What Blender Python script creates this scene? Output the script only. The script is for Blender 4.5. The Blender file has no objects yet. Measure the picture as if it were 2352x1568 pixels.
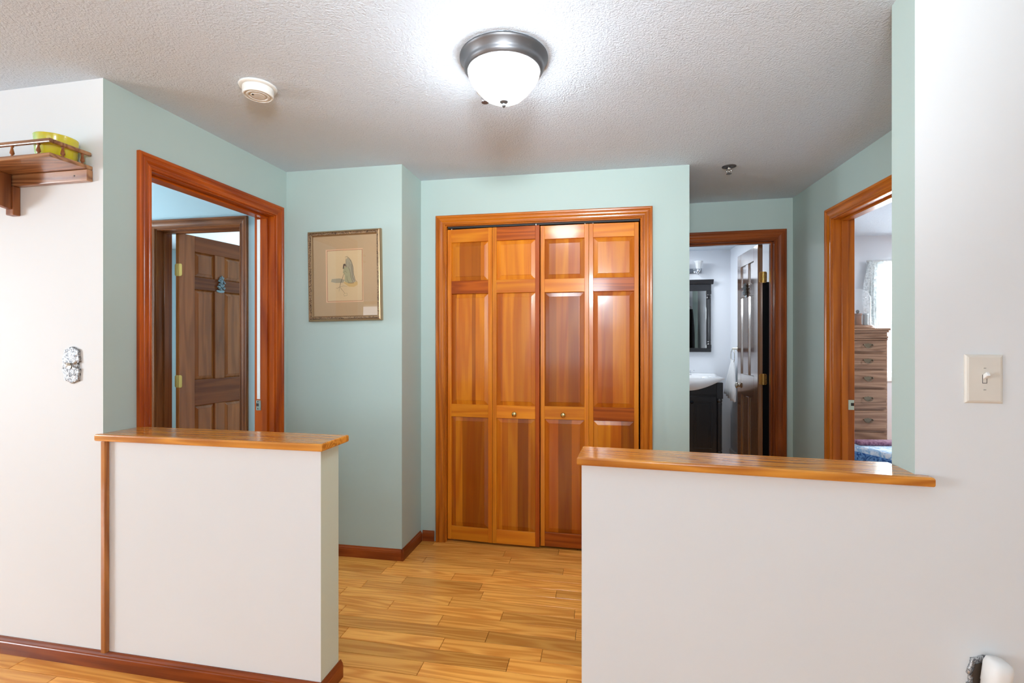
import bpy, bmesh, math, random
from mathutils import Vector, Matrix
random.seed(7)
S = bpy.context.scene
COL = S.collection
R_ = math.radians
CEIL = 2.335
EYE = 1.29

# ------------------------------------------------------------------ camera, world, light, exposure
cam_d = bpy.data.cameras.new('camera')
cam = bpy.data.objects.new('camera', cam_d)
COL.objects.link(cam)
cam.location = (0, 0, EYE)
cam.rotation_euler = (R_(90), 0, 0)
cam_d.sensor_width = 36
cam_d.lens = 1115 / 2352 * 36
cam_d.clip_start = 0.05
S.camera = cam
S.view_settings.view_transform = 'Standard'
S.view_settings.look = 'None'
S.view_settings.gamma = 1
S.view_settings.use_curve_mapping = False
S.view_settings.exposure = 0.48

W = bpy.data.worlds.new('daylight_sky')
S.world = W
W.use_nodes = True
bg = W.node_tree.nodes['Background']
bg.inputs[0].default_value = (0.80, 0.90, 1.0, 1)
bg.inputs[1].default_value = 1.2


def area(name, loc, target, sx, sy, power, color=(1, 1, 1)):
    d = bpy.data.lights.new(name, 'AREA')
    d.shape = 'RECTANGLE'
    d.size, d.size_y, d.energy, d.color = sx, sy, power, color
    o = bpy.data.objects.new(name, d)
    COL.objects.link(o)
    o.location = loc
    v = Vector(target) - Vector(loc)
    o.rotation_euler = v.to_track_quat('-Z', 'Y').to_euler()
    return o


# daylight and added rear fill through the windows (each lamp sits outside its window opening)
area('daylight_living_side', (-6.62, -0.1, 1.30), (0, -0.1, 1.30), 1.5, 1.3, 145, (0.82, 0.92, 1.0))
area('living_rear_fill', (-1.2, -3.85, 1.45), (-1.2, 0, 1.45), 2.6, 1.3, 22, (0.82, 0.93, 1.0))  # frontal fill added for the white walls, from an unseen rear window
area('living_rear_right_fill', (2.0, -3.85, 1.45), (2.0, 0, 1.45), 1.3, 1.3, 6, (0.82, 0.93, 1.0))  # smaller frontal fill added at the right rear window
area('daylight_bedroom', (4.12, 4.99, 1.50), (3.9, 4.0, 1.50), 1.0, 1.05, 85, (0.88, 0.95, 1.0))
area('daylight_small_hall', (-4.02, 2.62, 1.5), (0, 2.62, 1.5), 0.7, 1.2, 55, (0.80, 0.92, 1.0))
area('daylight_back_room', (-2.3, 5.92, 1.55), (-2.3, 0, 1.55), 1.1, 1.0, 60, (0.72, 0.90, 1.0))
# overhead fill in rooms seen through the doors, and added fill by the camera
area('bathroom_overhead_fill', (1.55, 5.15, 2.30), (1.55, 5.15, 0), 0.35, 0.35, 9, (0.93, 0.97, 1.0))  # unseen overhead light added to brighten the bathroom
area('bedroom_overhead_fill', (4.4, 3.0, 2.30), (4.4, 3.0, 0), 0.4, 0.4, 34, (0.92, 0.96, 1.0))  # unseen overhead fill in the bedroom
area('added_ceiling_fill', (0.1, -0.9, 1.75), (0.25, 0.0, 2.335), 0.5, 0.5, 5, (0.80, 0.92, 1.0))  # soft fill added behind the camera, bounced off the ceiling
area('daylight_living_rear_left', (-5.65, -3.85, 1.40), (-5.65, 0, 1.40), 0.9, 1.4, 14, (0.86, 0.94, 1.0))
ff = area('added_hall_fill', (0.0, -0.30, 1.95), (0.0, 1.5, 2.55), 0.5, 0.3, 18, (0.86, 0.94, 1.0))  # fill added above the camera to brighten the hall
ff.data.spread = R_(95)


# ------------------------------------------------------------------ wall frames (plan geometry, metres)
class Frame:
    """u runs along a wall (left to right as seen from the room), v into the wall."""
    def __init__(s, o, deg):
        s.o = o
        s.a = R_(deg)
        s.d = (math.cos(s.a), math.sin(s.a))
        s.n = (-s.d[1], s.d[0])

    def w(s, u, v=0):
        return (s.o[0] + u * s.d[0] + v * s.n[0], s.o[1] + u * s.d[1] + v * s.n[1])


FA = Frame((-1.622, 1.926), -11.0)      # white wall on the left and the left half wall
FB = Frame((-1.622, 1.926), 77.84)      # green wall with the left doorway
FC = Frame((-1.3915, 2.9953), -10.12)   # wall with the picture
FD = Frame((-0.6496, 2.8628), 78.92)    # short return
FE = Frame((-0.5919, 3.1577), -9.95)    # closet wall
FF = Frame((1.3483, 3.6756), -11.78)    # bathroom wall
FG = Frame((2.0425, 3.5308), -98.23)    # bedroom wall
FR = Frame((1.152, 1.388), -14.2)       # white wall on the right and the right half wall
FH = Frame((-1.687, 3.12), -9.8)        # wall seen through the left doorway
FJ = Frame((2.49, 5.53), -10.4)         # bathroom far wall
FI = Frame((2.49, 5.53), -100.83)       # bathroom right wall
FK = Frame((3.535, 4.795), -10.0)       # bedroom far wall


# ------------------------------------------------------------------ materials
def lin(c):
    c = c / 255
    return c / 12.92 if c <= 0.04045 else ((c + 0.055) / 1.055) ** 2.4


def rgb(r, g, b):
    return (lin(r), lin(g), lin(b), 1)


class NT:
    def __init__(s, name):
        s.m = bpy.data.materials.new(name)
        s.m.use_nodes = True
        s.t = s.m.node_tree
        s.b = s.t.nodes['Principled BSDF']

    def n(s, typ, **kw):
        o = s.t.nodes.new(typ)
        for k, v in kw.items():
            if k.startswith('i_'):
                key = k[2:]
                key = int(key) if key.isdigit() else key
                o.inputs[key].default_value = v
            else:
                setattr(o, k, v)
        return o

    def l(s, a, ai, b, bi):
        s.t.links.new(a.outputs[ai], b.inputs[bi])


def plain(name, col, rough=0.5, metal=0.0, coat=0.0, emit=0.0, spec=0.5, trans=0.0):
    t = NT(name)
    t.b.inputs['Base Color'].default_value = col
    t.b.inputs['Roughness'].default_value = rough
    t.b.inputs['Metallic'].default_value = metal
    t.b.inputs['Coat Weight'].default_value = coat
    t.b.inputs['Specular IOR Level'].default_value = spec
    t.b.inputs['Transmission Weight'].default_value = trans
    if emit:
        t.b.inputs['Emission Color'].default_value = col
        t.b.inputs['Emission Strength'].default_value = emit
    return t.m


def paint(name, col, scale=260, strength=0.12, rough=0.55, dist=0.0008, mott=0.03):
    t = NT(name)
    tc = t.n('ShaderNodeTexCoord')
    no = t.n('ShaderNodeTexNoise', i_Scale=scale, i_Detail=3.0)
    t.l(tc, 'Object', no, 'Vector')
    bp = t.n('ShaderNodeBump', i_Strength=strength, i_Distance=dist)
    t.l(no, 'Fac', bp, 'Height')
    t.l(bp, 'Normal', t.b, 'Normal')
    n2 = t.n('ShaderNodeTexNoise', i_Scale=1.7, i_Detail=2.0)
    t.l(tc, 'Object', n2, 'Vector')
    mx = t.n('ShaderNodeMix', data_type='RGBA')
    mx.inputs[6].default_value = col
    mx.inputs[7].default_value = tuple(c * (1 - mott * 2) for c in col[:3]) + (1,)
    t.l(n2, 'Fac', mx, 0)
    t.l(mx, 2, t.b, 'Base Color')
    t.b.inputs['Roughness'].default_value = rough
    return t.m


def ceiling_mat():
    t = NT('ceiling_stipple')
    tc = t.n('ShaderNodeTexCoord')
    no = t.n('ShaderNodeTexNoise', i_Scale=120.0, i_Detail=4.0, i_Roughness=0.65)
    vo = t.n('ShaderNodeTexNoise', i_Scale=62.0, i_Detail=3.0, i_Distortion=1.5)
    ma = t.n('ShaderNodeMath', operation='ADD')
    t.l(tc, 'Object', no, 'Vector')
    t.l(tc, 'Object', vo, 'Vector')
    t.l(no, 'Fac', ma, 0)
    t.l(vo, 'Fac', ma, 1)
    bp = t.n('ShaderNodeBump', i_Strength=0.8, i_Distance=0.006)
    t.l(ma, 0, bp, 'Height')
    t.l(bp, 'Normal', t.b, 'Normal')
    t.b.inputs['Base Color'].default_value = rgb(216, 227, 238)
    t.b.inputs['Roughness'].default_value = 0.9
    return t.m


def wood(name, dark, light, axis='Z', grain=1.0, rings=0.5, rough=0.32, coat=0.35, stops=None, span=None,
         attr=False, pores=0.5, ring_scale=1.0, seed=0.0, spec=0.22, cior=1.5):
    """varnished timber; axis = grain direction in object space; stops = [(position, tone)] staves across x."""
    t = NT(name)
    tc = t.n('ShaderNodeTexCoord')
    oi = t.n('ShaderNodeObjectInfo')
    rnd = t.n('ShaderNodeVectorMath', operation='SCALE')
    cmb = t.n('ShaderNodeCombineXYZ', i_0=3.1 + seed, i_1=7.7, i_2=5.3)
    t.l(cmb, 0, rnd, 0)
    if attr:
        at = t.n('ShaderNodeAttribute', attribute_name='tone')
        sm = t.n('ShaderNodeMath', operation='MULTIPLY')
        sm.inputs[1].default_value = 37.0
        t.l(at, 'Fac', sm, 0)
        t.l(sm, 0, rnd, 'Scale')
    else:
        t.l(oi, 'Random', rnd, 'Scale')
    ad = t.n('ShaderNodeVectorMath', operation='ADD')
    t.l(tc, 'Object', ad, 0)
    t.l(rnd, 0, ad, 1)
    lo, hi = 0.7, 9.0
    sc1 = {'X': (lo, hi, hi), 'Y': (hi, lo, hi), 'Z': (hi, hi, lo)}[axis]
    sc2 = {'X': (5, 160, 160), 'Y': (160, 5, 160), 'Z': (160, 160, 5)}[axis]
    m1 = t.n('ShaderNodeMapping')
    m1.inputs['Scale'].default_value = sc1
    m2 = t.n('ShaderNodeMapping')
    m2.inputs['Scale'].default_value = sc2
    t.l(ad, 0, m1, 0)
    t.l(ad, 0, m2, 0)
    n1 = t.n('ShaderNodeTexNoise', i_Scale=1.0 * ring_scale, i_Detail=2.0, i_Roughness=0.45)
    t.l(m1, 0, n1, 'Vector')
    mul = t.n('ShaderNodeMath', operation='MULTIPLY')
    mul.inputs[1].default_value = 75.0 * grain
    t.l(n1, 'Fac', mul, 0)
    sn = t.n('ShaderNodeMath', operation='SINE')
    t.l(mul, 0, sn, 0)
    r01 = t.n('ShaderNodeMapRange')
    r01.inputs['From Min'].default_value = -1
    t.l(sn, 0, r01, 'Value')
    n2 = t.n('ShaderNodeTexNoise', i_Scale=1.0, i_Detail=4.0, i_Roughness=0.6)
    t.l(m2, 0, n2, 'Vector')
    n3 = t.n('ShaderNodeTexNoise', i_Scale=0.35, i_Detail=2.0)
    t.l(m1, 0, n3, 'Vector')
    a = t.n('ShaderNodeMath', operation='MULTIPLY')
    a.inputs[1].default_value = rings
    t.l(r01, 0, a, 0)
    b = t.n('ShaderNodeMath', operation='MULTIPLY_ADD')
    b.inputs[1].default_value = pores
    t.l(n2, 'Fac', b, 0)
    t.l(a, 0, b, 2)
    c = t.n('ShaderNodeMath', operation='MULTIPLY_ADD')
    c.inputs[1].default_value = 0.55
    t.l(n3, 'Fac', c, 0)
    t.l(b, 0, c, 2)
    tot = rings + pores + 0.55
    mr = t.n('ShaderNodeMapRange')
    mr.inputs['From Min'].default_value = tot * 0.22
    mr.inputs['From Max'].default_value = tot * 0.80
    t.l(c, 0, mr, 'Value')
    mx = t.n('ShaderNodeMix', data_type='RGBA')
    mx.inputs[6].default_value = light
    mx.inputs[7].default_value = dark
    t.l(mr, 0, mx, 0)
    out = (mx, 2)
    if stops:
        sx = t.n('ShaderNodeSeparateXYZ')
        t.l(tc, 'Object', sx, 0)
        m3 = t.n('ShaderNodeMapRange')
        m3.inputs['From Min'].default_value = span[0]
        m3.inputs['From Max'].default_value = span[1]
        t.l(sx, 0, m3, 'Value')
        cr = t.n('ShaderNodeValToRGB')
        cr.color_ramp.interpolation = 'CONSTANT'
        els = cr.color_ramp.elements
        while len(els) < len(stops):
            els.new(0.5)
        for e, (p, v) in zip(els, stops):
            e.position = p
            e.color = (v, v * (0.80 if v < 0.75 else 1), v * (0.62 if v < 0.75 else 1), 1)
        t.l(m3, 0, cr, 0)
        mm = t.n('ShaderNodeMix', data_type='RGBA', blend_type='MULTIPLY')
        mm.inputs[0].default_value = 1.0
        t.l(*out, mm, 6)
        t.l(cr, 0, mm, 7)
        out = (mm, 2)
    hs = t.n('ShaderNodeHueSaturation')
    if attr:
        v1 = t.n('ShaderNodeMapRange')
        v1.inputs['To Min'].default_value = 0.66
        v1.inputs['To Max'].default_value = 1.18
        t.l(at, 'Fac', v1, 'Value')
    else:
        v1 = t.n('ShaderNodeMapRange')
        v1.inputs['To Min'].default_value = 0.88
        v1.inputs['To Max'].default_value = 1.08
        t.l(oi, 'Random', v1, 'Value')
    t.l(v1, 0, hs, 'Value')
    t.l(*out, hs, 'Color')
    t.l(hs, 0, t.b, 'Base Color')
    bp = t.n('ShaderNodeBump', i_Strength=0.12, i_Distance=0.0006)
    t.l(n2, 'Fac', bp, 'Height')
    t.l(bp, 'Normal', t.b, 'Normal')
    t.b.inputs['Roughness'].default_value = rough
    t.b.inputs['Coat Weight'].default_value = coat * 0.4
    t.b.inputs['Specular IOR Level'].default_value = spec
    t.b.inputs['Coat IOR'].default_value = cior
    t.b.inputs['Coat Roughness'].default_value = 0.12
    return t.m


M = {}
M['white'] = paint('white_wall_paint', rgb(234, 237, 238))
M['green'] = paint('sage_green_wall_paint', rgb(184, 202, 196))
M['end_paint'] = paint('pale_sage_paint', rgb(214, 222, 202))  # paler sage on the end face of the left half wall
M['blue'] = paint('pale_blue_wall_paint', rgb(186, 206, 211))
M['bath'] = paint('bathroom_white_paint', rgb(232, 236, 242))
M['bed'] = paint('bedroom_grey_paint', rgb(222, 222, 226))
M['ceiling'] = ceiling_mat()
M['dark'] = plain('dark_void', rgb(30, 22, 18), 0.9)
CL, CD = rgb(232, 144, 30), rgb(196, 96, 12)
M['fir_v'] = wood('closet_fir_upright', CD, CL, 'Z', 0.5, 0.35, 0.3, 1.4)
M['fir_h'] = wood('closet_fir_level', CD, CL, 'X', 0.5, 0.45, 0.3, 1.4)
M['fir_h_red'] = wood('closet_fir_level_red', rgb(134, 54, 8), rgb(188, 92, 20), 'X', 0.8, 0.6)
M['fir_v_red'] = wood('closet_fir_upright_red', rgb(146, 58, 8), rgb(180, 84, 16), 'Z', 0.5, 0.35)
M['cas_v'] = wood('casing_fir_upright', rgb(158, 76, 12), rgb(212, 120, 28), 'Z', 0.5, 0.4, 0.28, 0.5)
M['cas_h'] = wood('casing_fir_level', rgb(158, 76, 12), rgb(212, 120, 28), 'X', 0.5, 0.4, 0.28, 0.5)
M['red_v'] = wood('red_casing_upright', rgb(132, 44, 4), rgb(200, 94, 14), 'Z', 0.5, 0.4, 0.28, 0.5)
M['red_h'] = wood('red_casing_level', rgb(132, 44, 4), rgb(200, 94, 14), 'X', 0.5, 0.4, 0.28, 0.5)
M['brn_v'] = wood('brown_jamb_upright', rgb(92, 50, 26), rgb(152, 92, 50), 'Z', 0.5, 0.35, 0.25, 0.5)
M['brn_h'] = wood('brown_jamb_level', rgb(92, 50, 26), rgb(152, 92, 50), 'X', 0.5, 0.35, 0.25, 0.5)
M['door_v'] = wood('panel_door_upright', rgb(120, 66, 30), rgb(180, 108, 54), 'Z', 0.5, 0.3, 0.2, 1.8)
M['door_h'] = wood('panel_door_level', rgb(92, 46, 24), rgb(146, 82, 44), 'X', 0.5, 0.3, 0.2, 0.7)
M['gloss_v'] = wood('glossy_door_upright', rgb(96, 58, 30), rgb(146, 96, 56), 'Z', 0.5, 0.3, 0.06, 2.5, spec=0.8, cior=1.9)
M['gloss_h'] = wood('glossy_door_level', rgb(84, 48, 26), rgb(134, 84, 48), 'X', 0.5, 0.3, 0.06, 2.5, spec=0.8, cior=1.9)
M['oak_cap'] = wood('oak_cap_timber', rgb(176, 100, 32), rgb(230, 156, 62), 'X', 0.9, 0.75, 0.25, 1.8, ring_scale=1.3)
M['oak_post'] = wood('oak_strip_timber', rgb(150, 84, 34), rgb(204, 134, 66), 'Z', 0.9, 0.5, 0.35, 1.8)
M['base'] = wood('baseboard_timber', rgb(104, 42, 14), rgb(158, 76, 30), 'X', 0.5, 0.35, 0.25, 0.5)
M['shelf'] = wood('shelf_oak', rgb(112, 68, 40), rgb(186, 134, 90), 'X', 0.9, 0.6, 0.35, 1.8)
M['shelf_v'] = wood('shelf_oak_upright', rgb(112, 62, 34), rgb(168, 104, 60), 'Z', 0.9, 0.6, 0.35, 0.3)
M['plank'] = wood('oak_floor_boards', rgb(208, 126, 48), rgb(252, 182, 90), 'X', 0.9, 0.5, 0.22, 0.4, attr=True, ring_scale=1.2)
M['subfloor'] = plain('subfloor', rgb(90, 55, 30), 0.8)
M['chest'] = wood('bleached_oak_chest', rgb(120, 86, 66), rgb(172, 134, 108), 'X', 0.8, 0.6, 0.4, 0.1)
M['brass'] = plain('aged_brass', rgb(190, 150, 84), 0.3, 1.0)
M['knobbrass'] = plain('bright_brass', rgb(214, 190, 130), 0.18, 1.0)
M['nickel'] = plain('satin_nickel', rgb(196, 192, 180), 0.25, 1.0)
M['chrome'] = plain('chrome', rgb(225, 228, 232), 0.08, 1.0)
M['gunmetal'] = plain('brushed_gunmetal', rgb(112, 112, 114), 0.42, 0.9)
M['pewter'] = plain('pewter', rgb(150, 160, 164), 0.3, 1.0)
M['darkhandle'] = plain('antique_brass_pull', rgb(112, 100, 84), 0.4, 1.0)
M['espresso'] = plain('espresso_lacquer', rgb(30, 30, 34), 0.35, 0, 0.3)
M['ceramic'] = plain('white_ceramic', rgb(240, 242, 244), 0.12, 0, 0.5)
M['mirror'] = plain('mirror_silvering', rgb(235, 238, 236), 0.02, 1.0)
M['plastic'] = plain('white_plastic', rgb(244, 243, 240), 0.35)
M['ivory'] = plain('ivory_plastic', rgb(226, 220, 208), 0.4)
M['slot'] = plain('dark_slot', rgb(34, 30, 28), 0.6)
M['cloth_white'] = paint('white_towel_cloth', rgb(238, 240, 242), 900, 0.5, 0.9, 0.002, 0.0)
M['detector'] = plain('cream_plastic', rgb(224, 223, 217), 0.45)
M['black_pull'] = plain('dark_metal_knob', rgb(40, 46, 56), 0.25, 0.8)


def glow_mat():
    t = NT('lamp_frosted_glass')
    t.b.inputs['Base Color'].default_value = (0.95, 0.94, 0.92, 1)
    t.b.inputs['Roughness'].default_value = 0.35
    t.b.inputs['Emission Color'].default_value = (0.84, 0.93, 1.0, 1)
    t.b.inputs['Emission Strength'].default_value = 31.0
    return t.m


M['glow'] = glow_mat()


def glass_mat(name, col, rough=0.05, alpha=0.35):
    t = NT(name)
    t.b.inputs['Base Color'].default_value = col
    t.b.inputs['Roughness'].default_value = rough
    t.b.inputs['Alpha'].default_value = alpha
    t.b.inputs['Specular IOR Level'].default_value = 0.8
    t.b.inputs['Coat Weight'].default_value = 0.6
    return t.m



def clear_pane(name):
    t = NT(name)
    tr = t.n('ShaderNodeBsdfTransparent')
    gl = t.n('ShaderNodeBsdfGlossy')
    gl.inputs['Roughness'].default_value = 0.02
    fr = t.n('ShaderNodeFresnel')
    fr.inputs['IOR'].default_value = 1.6
    ms = t.n('ShaderNodeMixShader')
    t.l(fr, 0, ms, 0)
    t.l(tr, 0, ms, 1)
    t.l(gl, 0, ms, 2)
    t.l(ms, 0, t.t.nodes['Material Output'], 0)
    return t.m


M['pane'] = clear_pane('picture_pane')
M['jarglass'] = glass_mat('clear_dome_glass', (0.93, 0.96, 0.97, 1), 0.03, 0.22)
M['winpane'] = glass_mat('window_pane', (0.95, 0.98, 1.0, 1), 0.02, 0.05)
M['shade'] = glass_mat('etched_shade_glass', (0.85, 0.87, 0.88, 1), 0.3, 0.6)


def pewter_relief():
    t = NT('ornate_cast_silver')
    tc = t.n('ShaderNodeTexCoord')
    no = t.n('ShaderNodeTexNoise', i_Scale=170.0, i_Detail=3.0, i_Distortion=1.2)
    t.l(tc, 'Object', no, 'Vector')
    bp = t.n('ShaderNodeBump', i_Strength=0.8, i_Distance=0.003)
    t.l(no, 'Fac', bp, 'Height')
    t.l(bp, 'Normal', t.b, 'Normal')
    cr = t.n('ShaderNodeValToRGB')
    cr.color_ramp.elements[0].position = 0.36
    cr.color_ramp.elements[0].color = rgb(84, 86, 90)
    cr.color_ramp.elements[1].position = 0.56
    cr.color_ramp.elements[1].color = rgb(196, 198, 200)
    t.l(no, 'Fac', cr, 0)
    t.l(cr, 0, t.b, 'Base Color')
    t.b.inputs['Metallic'].default_value = 0.8
    t.b.inputs['Roughness'].default_value = 0.42
    return t.m


M['relief'] = pewter_relief()


def bronze_relief():
    t = NT('picture_frame_gilt')
    tc = t.n('ShaderNodeTexCoord')
    no = t.n('ShaderNodeTexNoise', i_Scale=130.0, i_Detail=3.0, i_Distortion=2.5)
    t.l(tc, 'Object', no, 'Vector')
    cr = t.n('ShaderNodeValToRGB')
    cr.color_ramp.elements[0].position = 0.42
    cr.color_ramp.elements[0].color = rgb(50, 34, 26)
    cr.color_ramp.elements[1].position = 0.62
    cr.color_ramp.elements[1].color = rgb(196, 160, 122)
    t.l(no, 'Fac', cr, 0)
    t.l(cr, 0, t.b, 'Base Color')
    bp = t.n('ShaderNodeBump', i_Strength=0.9, i_Distance=0.003)
    t.l(no, 'Fac', bp, 'Height')
    t.l(bp, 'Normal', t.b, 'Normal')
    t.b.inputs['Metallic'].default_value = 0.7
    t.b.inputs['Roughness'].default_value = 0.35
    return t.m


M['gilt_relief'] = bronze_relief()
M['gilt'] = plain('champagne_gilt', rgb(176, 148, 114), 0.3, 0.8)
M['mat_board'] = paint('tan_mat_board', rgb(206, 176, 138), 600, 0.1, 0.9, 0.0004)
M['mat_inner'] = plain('peach_mat_edge', rgb(236, 196, 158), 0.9)
M['print_paper'] = paint('print_paper', rgb(232, 206, 164), 500, 0.05, 0.9, 0.0003, 0.05)
M['ink_dark'] = plain('ink_dark', rgb(104, 90, 80), 0.9)
M['ink_red'] = plain('ink_red_line', rgb(160, 84, 56), 0.9)
M['ink_grey'] = plain('ink_wash_grey', rgb(184, 172, 146), 0.9)
M['ink_green'] = plain('ink_wash_green', rgb(186, 178, 142), 0.9)
M['ink_gold'] = plain('ink_wash_gold', rgb(220, 186, 128), 0.9)


def quilt(name, c1, c2, scale):
    t = NT(name)
    tc = t.n('ShaderNodeTexCoord')
    mp = t.n('ShaderNodeMapping')
    mp.inputs['Scale'].default_value = (1, 2.2, 1)
    t.l(tc, 'Object', mp, 0)
    no = t.n('ShaderNodeTexNoise', i_Scale=scale, i_Detail=3.0, i_Distortion=1.5)
    t.l(mp, 0, no, 'Vector')
    cr = t.n('ShaderNodeValToRGB')
    cr.color_ramp.elements[0].position = 0.42
    cr.color_ramp.elements[0].color = c1
    cr.color_ramp.elements[1].position = 0.56
    cr.color_ramp.elements[1].color = c2
    t.l(no, 'Fac', cr, 0)
    t.l(cr, 0, t.b, 'Base Color')
    bp = t.n('ShaderNodeBump', i_Strength=0.6, i_Distance=0.01)
    t.l(no, 'Fac', bp, 'Height')
    t.l(bp, 'Normal', t.b, 'Normal')
    t.b.inputs['Roughness'].default_value = 0.9
    return t.m


M['quilt_pale'] = quilt('quilt_pale_field', rgb(150, 190, 224), rgb(232, 240, 250), 16)
M['quilt_blue'] = quilt('quilt_blue_border', rgb(30, 74, 138), rgb(104, 152, 204), 26)
M['quilt_mid'] = quilt('quilt_hanging_side', rgb(44, 96, 134), rgb(150, 206, 230), 20)
M['plum'] = quilt('plum_blanket', rgb(112, 68, 92), rgb(146, 104, 124), 14)


def lace_mat():
    t = NT('white_lace')
    tc = t.n('ShaderNodeTexCoord')
    no = t.n('ShaderNodeTexNoise', i_Scale=60.0, i_Detail=3.0)
    t.l(tc, 'Object', no, 'Vector')
    mr = t.n('ShaderNodeMapRange')
    mr.inputs['From Min'].default_value = 0.40
    mr.inputs['From Max'].default_value = 0.58
    mr.inputs['To Min'].default_value = 0.45
    t.l(no, 'Fac', mr, 'Value')
    t.l(mr, 0, t.b, 'Alpha')
    t.b.inputs['Base Color'].default_value = rgb(236, 240, 240)
    t.b.inputs['Roughness'].default_value = 0.9
    tr = t.n('ShaderNodeBsdfTranslucent')
    tr.inputs[0].default_value = rgb(236, 240, 240)
    ms = t.n('ShaderNodeMixShader', i_0=0.4)
    out = t.t.nodes['Material Output']
    t.l(t.b, 0, ms, 1)
    t.l(tr, 0, ms, 2)
    t.l(ms, 0, out, 0)
    return t.m


M['lace'] = lace_mat()


def jar_mat():
    t = NT('yellow_green_glaze')
    tc = t.n('ShaderNodeTexCoord')
    sx = t.n('ShaderNodeSeparateXYZ')
    t.l(tc, 'Object', sx, 0)
    no = t.n('ShaderNodeTexNoise', i_Scale=22.0, i_Detail=2.0)
    t.l(tc, 'Object', no, 'Vector')
    ma = t.n('ShaderNodeMath', operation='MULTIPLY_ADD')
    ma.inputs[1].default_value = 0.05
    t.l(no, 'Fac', ma, 0)
    t.l(sx, 0, ma, 2)
    cr = t.n('ShaderNodeValToRGB')
    e = cr.color_ramp.elements
    e[0].position = 0.30
    e[0].color = rgb(176, 212, 120)
    e[1].position = 0.62
    e[1].color = rgb(226, 206, 44)
    mr = t.n('ShaderNodeMapRange')
    mr.inputs['From Min'].default_value = -0.02
    mr.inputs['From Max'].default_value = 0.10
    t.l(ma, 0, mr, 'Value')
    t.l(mr, 0, cr, 0)
    t.l(cr, 0, t.b, 'Base Color')
    t.b.inputs['Roughness'].default_value = 0.25
    t.b.inputs['Subsurface Weight'].default_value = 0.2
    t.b.inputs['Coat Weight'].default_value = 0.5
    return t.m


M['jar'] = jar_mat()


# ------------------------------------------------------------------ mesh helpers
def link(name, bm, mat, parent=None, loc=(0, 0, 0), rot=(0, 0, 0), smooth=False, mats=None):
    me = bpy.data.meshes.new(name)
    bmesh.ops.recalc_face_normals(bm, faces=bm.faces)
    bm.to_mesh(me)
    bm.free()
    for m in (mats or [mat]):
        me.materials.append(m)
    if smooth:
        for p in me.polygons:
            p.use_smooth = True
    o = bpy.data.objects.new(name, me)
    COL.objects.link(o)
    o.location = loc
    o.rotation_euler = rot
    if parent:
        o.parent = parent
    return o


def box(bm, x0, x1, y0, y1, z0, z1, bev=0.0, seg=1):
    r = bmesh.ops.create_cube(bm, size=1)
    vs = r['verts']
    for v in vs:
        v.co = Vector(((x0 + x1) / 2 + v.co.x * (x1 - x0), (y0 + y1) / 2 + v.co.y * (y1 - y0), (z0 + z1) / 2 + v.co.z * (z1 - z0)))
    if bev:
        es = list({e for v in vs for e in v.link_edges})
        bmesh.ops.bevel(bm, geom=es, offset=bev, segments=seg, affect='EDGES', profile=0.5)
    return vs


def B(x0, x1, y0, y1, z0, z1, bev=0.0, seg=1):
    bm = bmesh.new()
    box(bm, x0, x1, y0, y1, z0, z1, bev, seg)
    return bm


def lathe(bm, prof, seg=32, cx=0, cy=0, cz=0, axis='Z'):
    """prof = [(radius, height)]"""
    rings = []
    for r, h in prof:
        ring = []
        if r < 1e-6:
            p = {'Z': (cx, cy, cz + h), 'Y': (cx, cy + h, cz), 'X': (cx + h, cy, cz)}[axis]
            ring = [bm.verts.new(p)]
        else:
            for k in range(seg):
                a = 2 * math.pi * k / seg
                c, s = r * math.cos(a), r * math.sin(a)
                p = {'Z': (cx + c, cy + s, cz + h), 'Y': (cx + c, cy + h, cz + s), 'X': (cx + h, cy + c, cz + s)}[axis]
                ring.append(bm.verts.new(p))
        rings.append(ring)
    for a, b in zip(rings, rings[1:]):
        for k in range(seg):
            k2 = (k + 1) % seg
            if len(a) == 1 and len(b) > 1:
                bm.faces.new((a[0], b[k], b[k2]))
            elif len(b) == 1 and len(a) > 1:
                bm.faces.new((a[k], a[k2], b[0]))
            elif len(a) > 1:
                bm.faces.new((a[k], a[k2], b[k2], b[k]))
    for ring in (rings[0], rings[-1]):
        if len(ring) > 2:
            bm.faces.new(ring)
    return bm


def open_lathe(bm, prof, seg=32):
    """shell without end caps"""
    rings = []
    for r, h in prof:
        rings.append([bm.verts.new((r * math.cos(2 * math.pi * k / seg), r * math.sin(2 * math.pi * k / seg), h)) for k in range(seg)])
    for a, b in zip(rings, rings[1:]):
        for k in range(seg):
            k2 = (k + 1) % seg
            bm.faces.new((a[k], a[k2], b[k2], b[k]))
    return bm


def prism(bm, pts, lo, hi, plane='XY', bev=0.0, seg=1):
    """extruded outline; plane XY -> along z, XZ -> along y, YZ -> along x"""
    def P(a, b, t):
        return {'XY': (a, b, t), 'XZ': (a, t, b), 'YZ': (t, a, b)}[plane]
    v0 = [bm.verts.new(P(a, b, lo)) for a, b in pts]
    v1 = [bm.verts.new(P(a, b, hi)) for a, b in pts]
    n = len(pts)
    fs = [bm.faces.new(v0), bm.faces.new(v1[::-1])]
    for k in range(n):
        fs.append(bm.faces.new((v0[k], v0[(k + 1) % n], v1[(k + 1) % n], v1[k])))
    if bev:
        es = list({e for f in fs[:2] for e in f.edges})
        bmesh.ops.bevel(bm, geom=es, offset=bev, segments=seg, affect='EDGES', profile=0.5)
    return bm


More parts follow.
